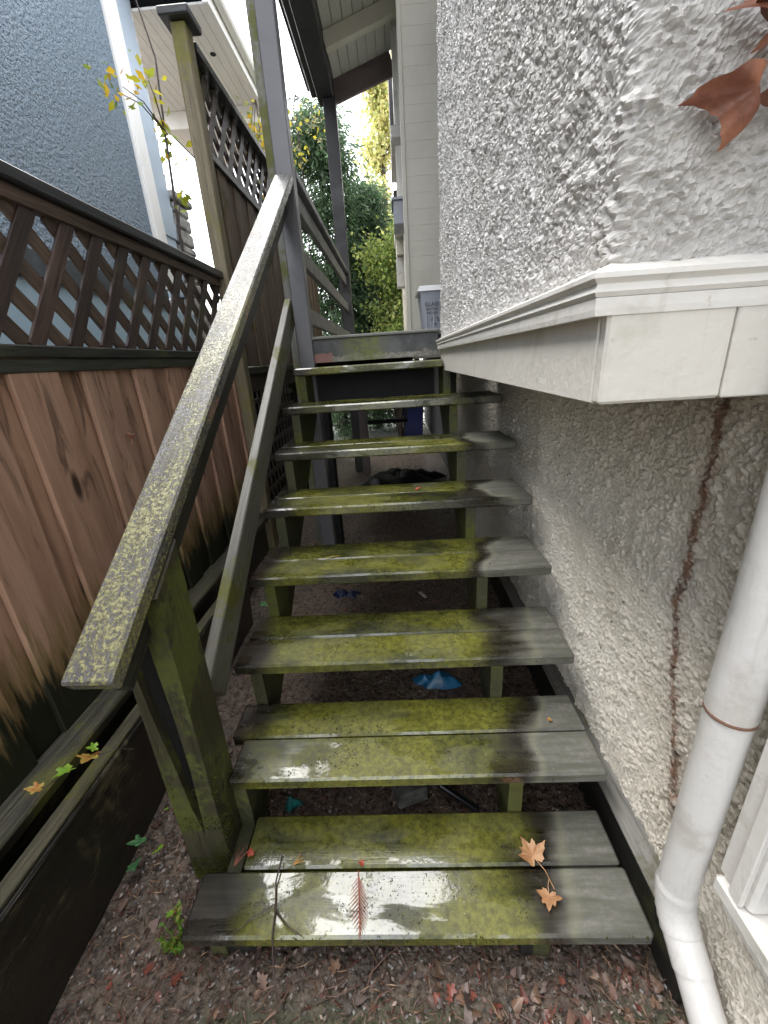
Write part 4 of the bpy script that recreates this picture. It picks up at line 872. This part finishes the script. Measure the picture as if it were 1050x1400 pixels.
ivy('dark green ivy sprig at the foot of the black plank', [[(-0.42, 0.30, 0.06), (-0.38, 0.25, 0.12), (-0.36, 0.22, 0.16)], [(-0.42, 0.30, 0.06), (-0.35, 0.26, 0.10)]],
    [((-0.375, 0.235, 0.150), 0.041, MAT['ivy']), ((-0.385, 0.20, 0.110), 0.035, MAT['ivy']), ((-0.335, 0.235, 0.110), 0.030, MAT['limeleaf']), ((-0.345, 0.33, 0.15), 0.016, MAT['limeleaf'])])
ivy('ivy and red leaves growing behind the low rail beside the fourth step', [[(-0.30, 1.25, 0.06), (-0.24, 1.20, 0.20), (-0.22, 1.18, 0.34)]],
    [((-0.24, 1.18, 0.36), 0.041, MAT['ivy']), ((-0.20, 1.20, 0.32), 0.035, MAT['ivy']), ((-0.26, 1.22, 0.26), 0.035, MAT['ivy']), ((-0.19, 1.19, 0.25), 0.027, MAT['redleaf']), ((-0.22, 1.15, 0.18), 0.032, MAT['redleaf'])])
wd_ = thing('weed', 'small green feathery weed beside the left end of the bottom step', 'weed', (-0.18, 0.05, 0.05))
P = []
for i in range(14):
    a = random.uniform(0, 6.28); L = random.uniform(0.04, 0.09); tip = Vector((-0.175+0.5*L*math.cos(a), 0.04+0.5*L*math.sin(a), 0.05+L)); V, F = tube([(-0.175, 0.04, 0.045), tuple(tip)], [0.001, 0.0006], 5); mesh('stem', V, F, MAT['limeleaf'], wd_)
    for t in np.linspace(0.35, 1, 12): P.append(Vector((-0.175, 0.04, 0.045)).lerp(tip, t))
leafcloud('weed_leaves', np.array([tuple(p) for p in P]), 0.013, [(0.12, 0.28, 0.03), (0.22, 0.38, 0.06), (0.35, 0.36, 0.06)], MAT['foliage'], wd_, 0, 0.5)
leaf('lime_leaf', 'ivy', 0.018, (-0.225, 0.095, 0.085), (0.3, 0.2, 2.8), MAT['limeleaf'], 'bright lime leaf on the soil above the feathery weed', curl=0.2, stem=0.03, seed=31)

# ------------------------------------------------------------------ trees
def trunk(path, r0, r1, parent, name='trunk', mat=None):
    k = len(path); V, F = tube(path, [r0+(r1-r0)*i/(k-1) for i in range(k)], 8); return mesh(name, V, F, mat or MAT['bark'], parent, smooth=True)
def conifer(x, y, h, r, label, n=9000, cols=None):
    t = thing('conifer_tree', label, 'tree', (x, y, 0.05), 'conifers beyond the porch'); trunk([(x, y, 0), (x, y, h*0.5), (x, y, h*0.97)], 0.09, 0.01, t)
    nb = 240; P = []; D = []
    for i in range(nb):
        f = random.random()**0.8; z = 0.15+f*(h-0.15); a = random.uniform(0, 6.283); L = r*(1-f)**0.55*random.uniform(0.65, 1.1)+0.12
        m = n//nb; t_ = np.sqrt(RNG.random(m)); dirv = np.array([math.cos(a), math.sin(a), 0.0]); spread = 0.10+0.16*t_
        p = np.stack([x+dirv[0]*L*t_, y+dirv[1]*L*t_, z+0.35*L*t_-0.45*L*t_**2], 1)+RNG.normal(size=(m, 3))*spread[:, None]*np.array([0.6, 0.6, 0.55]); P.append(p); D.append(np.tile(dirv*0.8+np.array([0, 0, -0.5]), (m, 1)))
    leafcloud('crown', np.concatenate(P), 0.11, cols or [(0.08, 0.14, 0.075), (0.12, 0.20, 0.105), (0.16, 0.27, 0.13), (0.10, 0.16, 0.08)], MAT['foliage'], t, 0.1, 0.22, None, np.concatenate(D), 0.5)
conifer(-0.58, 7.6, 5.1, 0.95, 'dark green conifer behind the porch posts', 34000)
conifer(0.05, 8.3, 4.3, 0.75, 'feathery green conifer just right of the far porch post', 34000)
conifer(-1.9, 8.6, 4.2, 0.9, 'dark conifer behind the tall fence', 16000)
def poplar(x, y, h, r, label, n=15000):
    t = thing('poplar_tree', label, 'tree', (x, y, 0.05)); trunk([(x, y, 0), (x+0.05, y, h*0.5), (x, y, h*0.95)], 0.14, 0.02, t); P = []
    for i in range(110):
        f = random.uniform(0.08, 0.97); z = f*h; a = random.uniform(0, 6.283); L = r*(math.sin(math.pi*min(1, 0.18+0.82*f))**0.6)*random.uniform(0.5, 1.15)
        e = Vector((x+L*math.cos(a), y+L*math.sin(a), z+L*1.3)); V, F = tube([(x, y, z), (x+0.6*L*math.cos(a), y+0.6*L*math.sin(a), z+L*0.5), tuple(e)], [0.02, 0.012, 0.005], 5); mesh('branch', V, F, MAT['bark'], t)
        m = n//110; s_ = RNG.uniform(0.25, 1.1, m)[:, None]; c0 = np.array([x, y, z]); P.append(c0+(np.array(tuple(e))-c0)*s_+RNG.normal(size=(m, 3))*0.13)
    leafcloud('crown', np.concatenate(P), 0.10, [(0.62, 0.62, 0.24), (0.72, 0.68, 0.30), (0.52, 0.58, 0.22), (0.76, 0.68, 0.34)], MAT['foliage'], t, 0.1, 0.75)
poplar(0.42, 13.5, 9.4, 0.80, 'tall yellow-green columnar poplar beyond the porch')
def bush(name, x, y, z0, rx, rz_, label, n, cols, size=0.08):
    t = thing(name, label, 'bush', (x, y, 0.05)); P = []
    for i in range(26):
        a = random.uniform(0, 6.283); f = random.random(); e = Vector((x+rx*math.cos(a)*random.uniform(0.2, 0.9), y+rx*math.sin(a)*random.uniform(0.2, 0.9), z0+rz_*2*f)); trunk([(x, y, 0.02), ((x+e.x)/2, (y+e.y)/2, e.z*0.6), tuple(e)], 0.02, 0.006, t, 'branch')
        m = n//26; P.append(np.array(tuple(e))+RNG.normal(size=(m, 3))*rx*0.3)
    leafcloud('crown', np.concatenate(P), size, cols, MAT['foliage'], t, 0.15, 0.6)
bush('leafy_bush', 0.52, 6.9, 1.0, 0.45, 1.1, 'bright lime green leafy bush at the end of the porch', 8000, [(0.40, 0.48, 0.13), (0.28, 0.38, 0.10), (0.52, 0.56, 0.18), (0.18, 0.28, 0.08)], 0.065)
bush('far_bush', 0.30, 12.0, 1.0, 0.7, 1.3, 'yellowing shrub under the poplar', 4000, [(0.30, 0.36, 0.08), (0.38, 0.36, 0.08), (0.20, 0.26, 0.06)], 0.11)
def sapling(label, pts, leaves, n, cols, size=0.07, spread=0.10):
    t = thing('sapling', label, 'sapling', (pts[0][0], pts[0][1], 0.05)); trunk(pts, 0.014, 0.004, t, 'trunk', MAT['twig'])
    P = []
    for l in leaves:
        b = min(pts, key=lambda q: (Vector(q)-Vector(l)).length); V, F = tube([b, tuple((Vector(b)+Vector(l))/2+Vector((0, 0, 0.05))), l], [0.006, 0.004, 0.002], 5); mesh('branch', V, F, MAT['twig'], t); P.append(np.array(l)+RNG.normal(size=(n, 3))*spread)
    leafcloud('leaves', np.concatenate(P), size, cols, MAT['foliage'], t, 0.2, 0.5)
YEL = [(0.55, 0.50, 0.04), (0.40, 0.46, 0.05), (0.25, 0.34, 0.06), (0.62, 0.40, 0.03)]
sapling('thin sapling with yellow-green leaves between blue house and fence post', [(-1.2, 3.25, 0.05), (-1.2, 3.25, 2.5), (-1.2, 3.36, 3.2), (-1.22, 3.5, 3.7), (-1.3, 3.45, 4.2)], [(-1.25, 2.95, 3.27), (-1.2, 2.75, 3.15), (-1.2, 3.25, 3.45), (-1.2, 3.40, 3.25), (-1.15, 3.3, 2.75), (-1.2, 3.45, 3.1)], 14, YEL, 0.065, 0.055)
sapling('young tree with orange-yellow leaves above the tall fence lattice', [(-1.1, 6.0, 0.05), (-1.1, 6.0, 3.2), (-1.1, 6.0, 4.6)], [(-1.18, 6.0, 4.40), (-1.1, 6.1, 4.2), (-1.22, 6.0, 4.0), (-1.0, 6.0, 4.1), (-1.15, 6.0, 3.8), (-1.0, 6.1, 3.7)], 40, [(0.60, 0.40, 0.03), (0.55, 0.48, 0.05), (0.22, 0.26, 0.08), (0.30, 0.32, 0.1)], 0.09, 0.11)
sapling('thin bare-topped tree with yellow leaves left of the dark conifer', [(-0.75, 6.6, 0.05), (-0.72, 6.6, 3.4), (-0.70, 6.6, 4.9)], [(-0.80, 6.6, 4.35), (-0.72, 6.6, 4.2), (-0.62, 6.6, 4.6), (-0.45, 6.6, 4.65), (-0.4, 6.6, 4.5)], 22, [(0.55, 0.48, 0.05), (0.40, 0.36, 0.08), (0.2, 0.2, 0.12)], 0.07, 0.09)
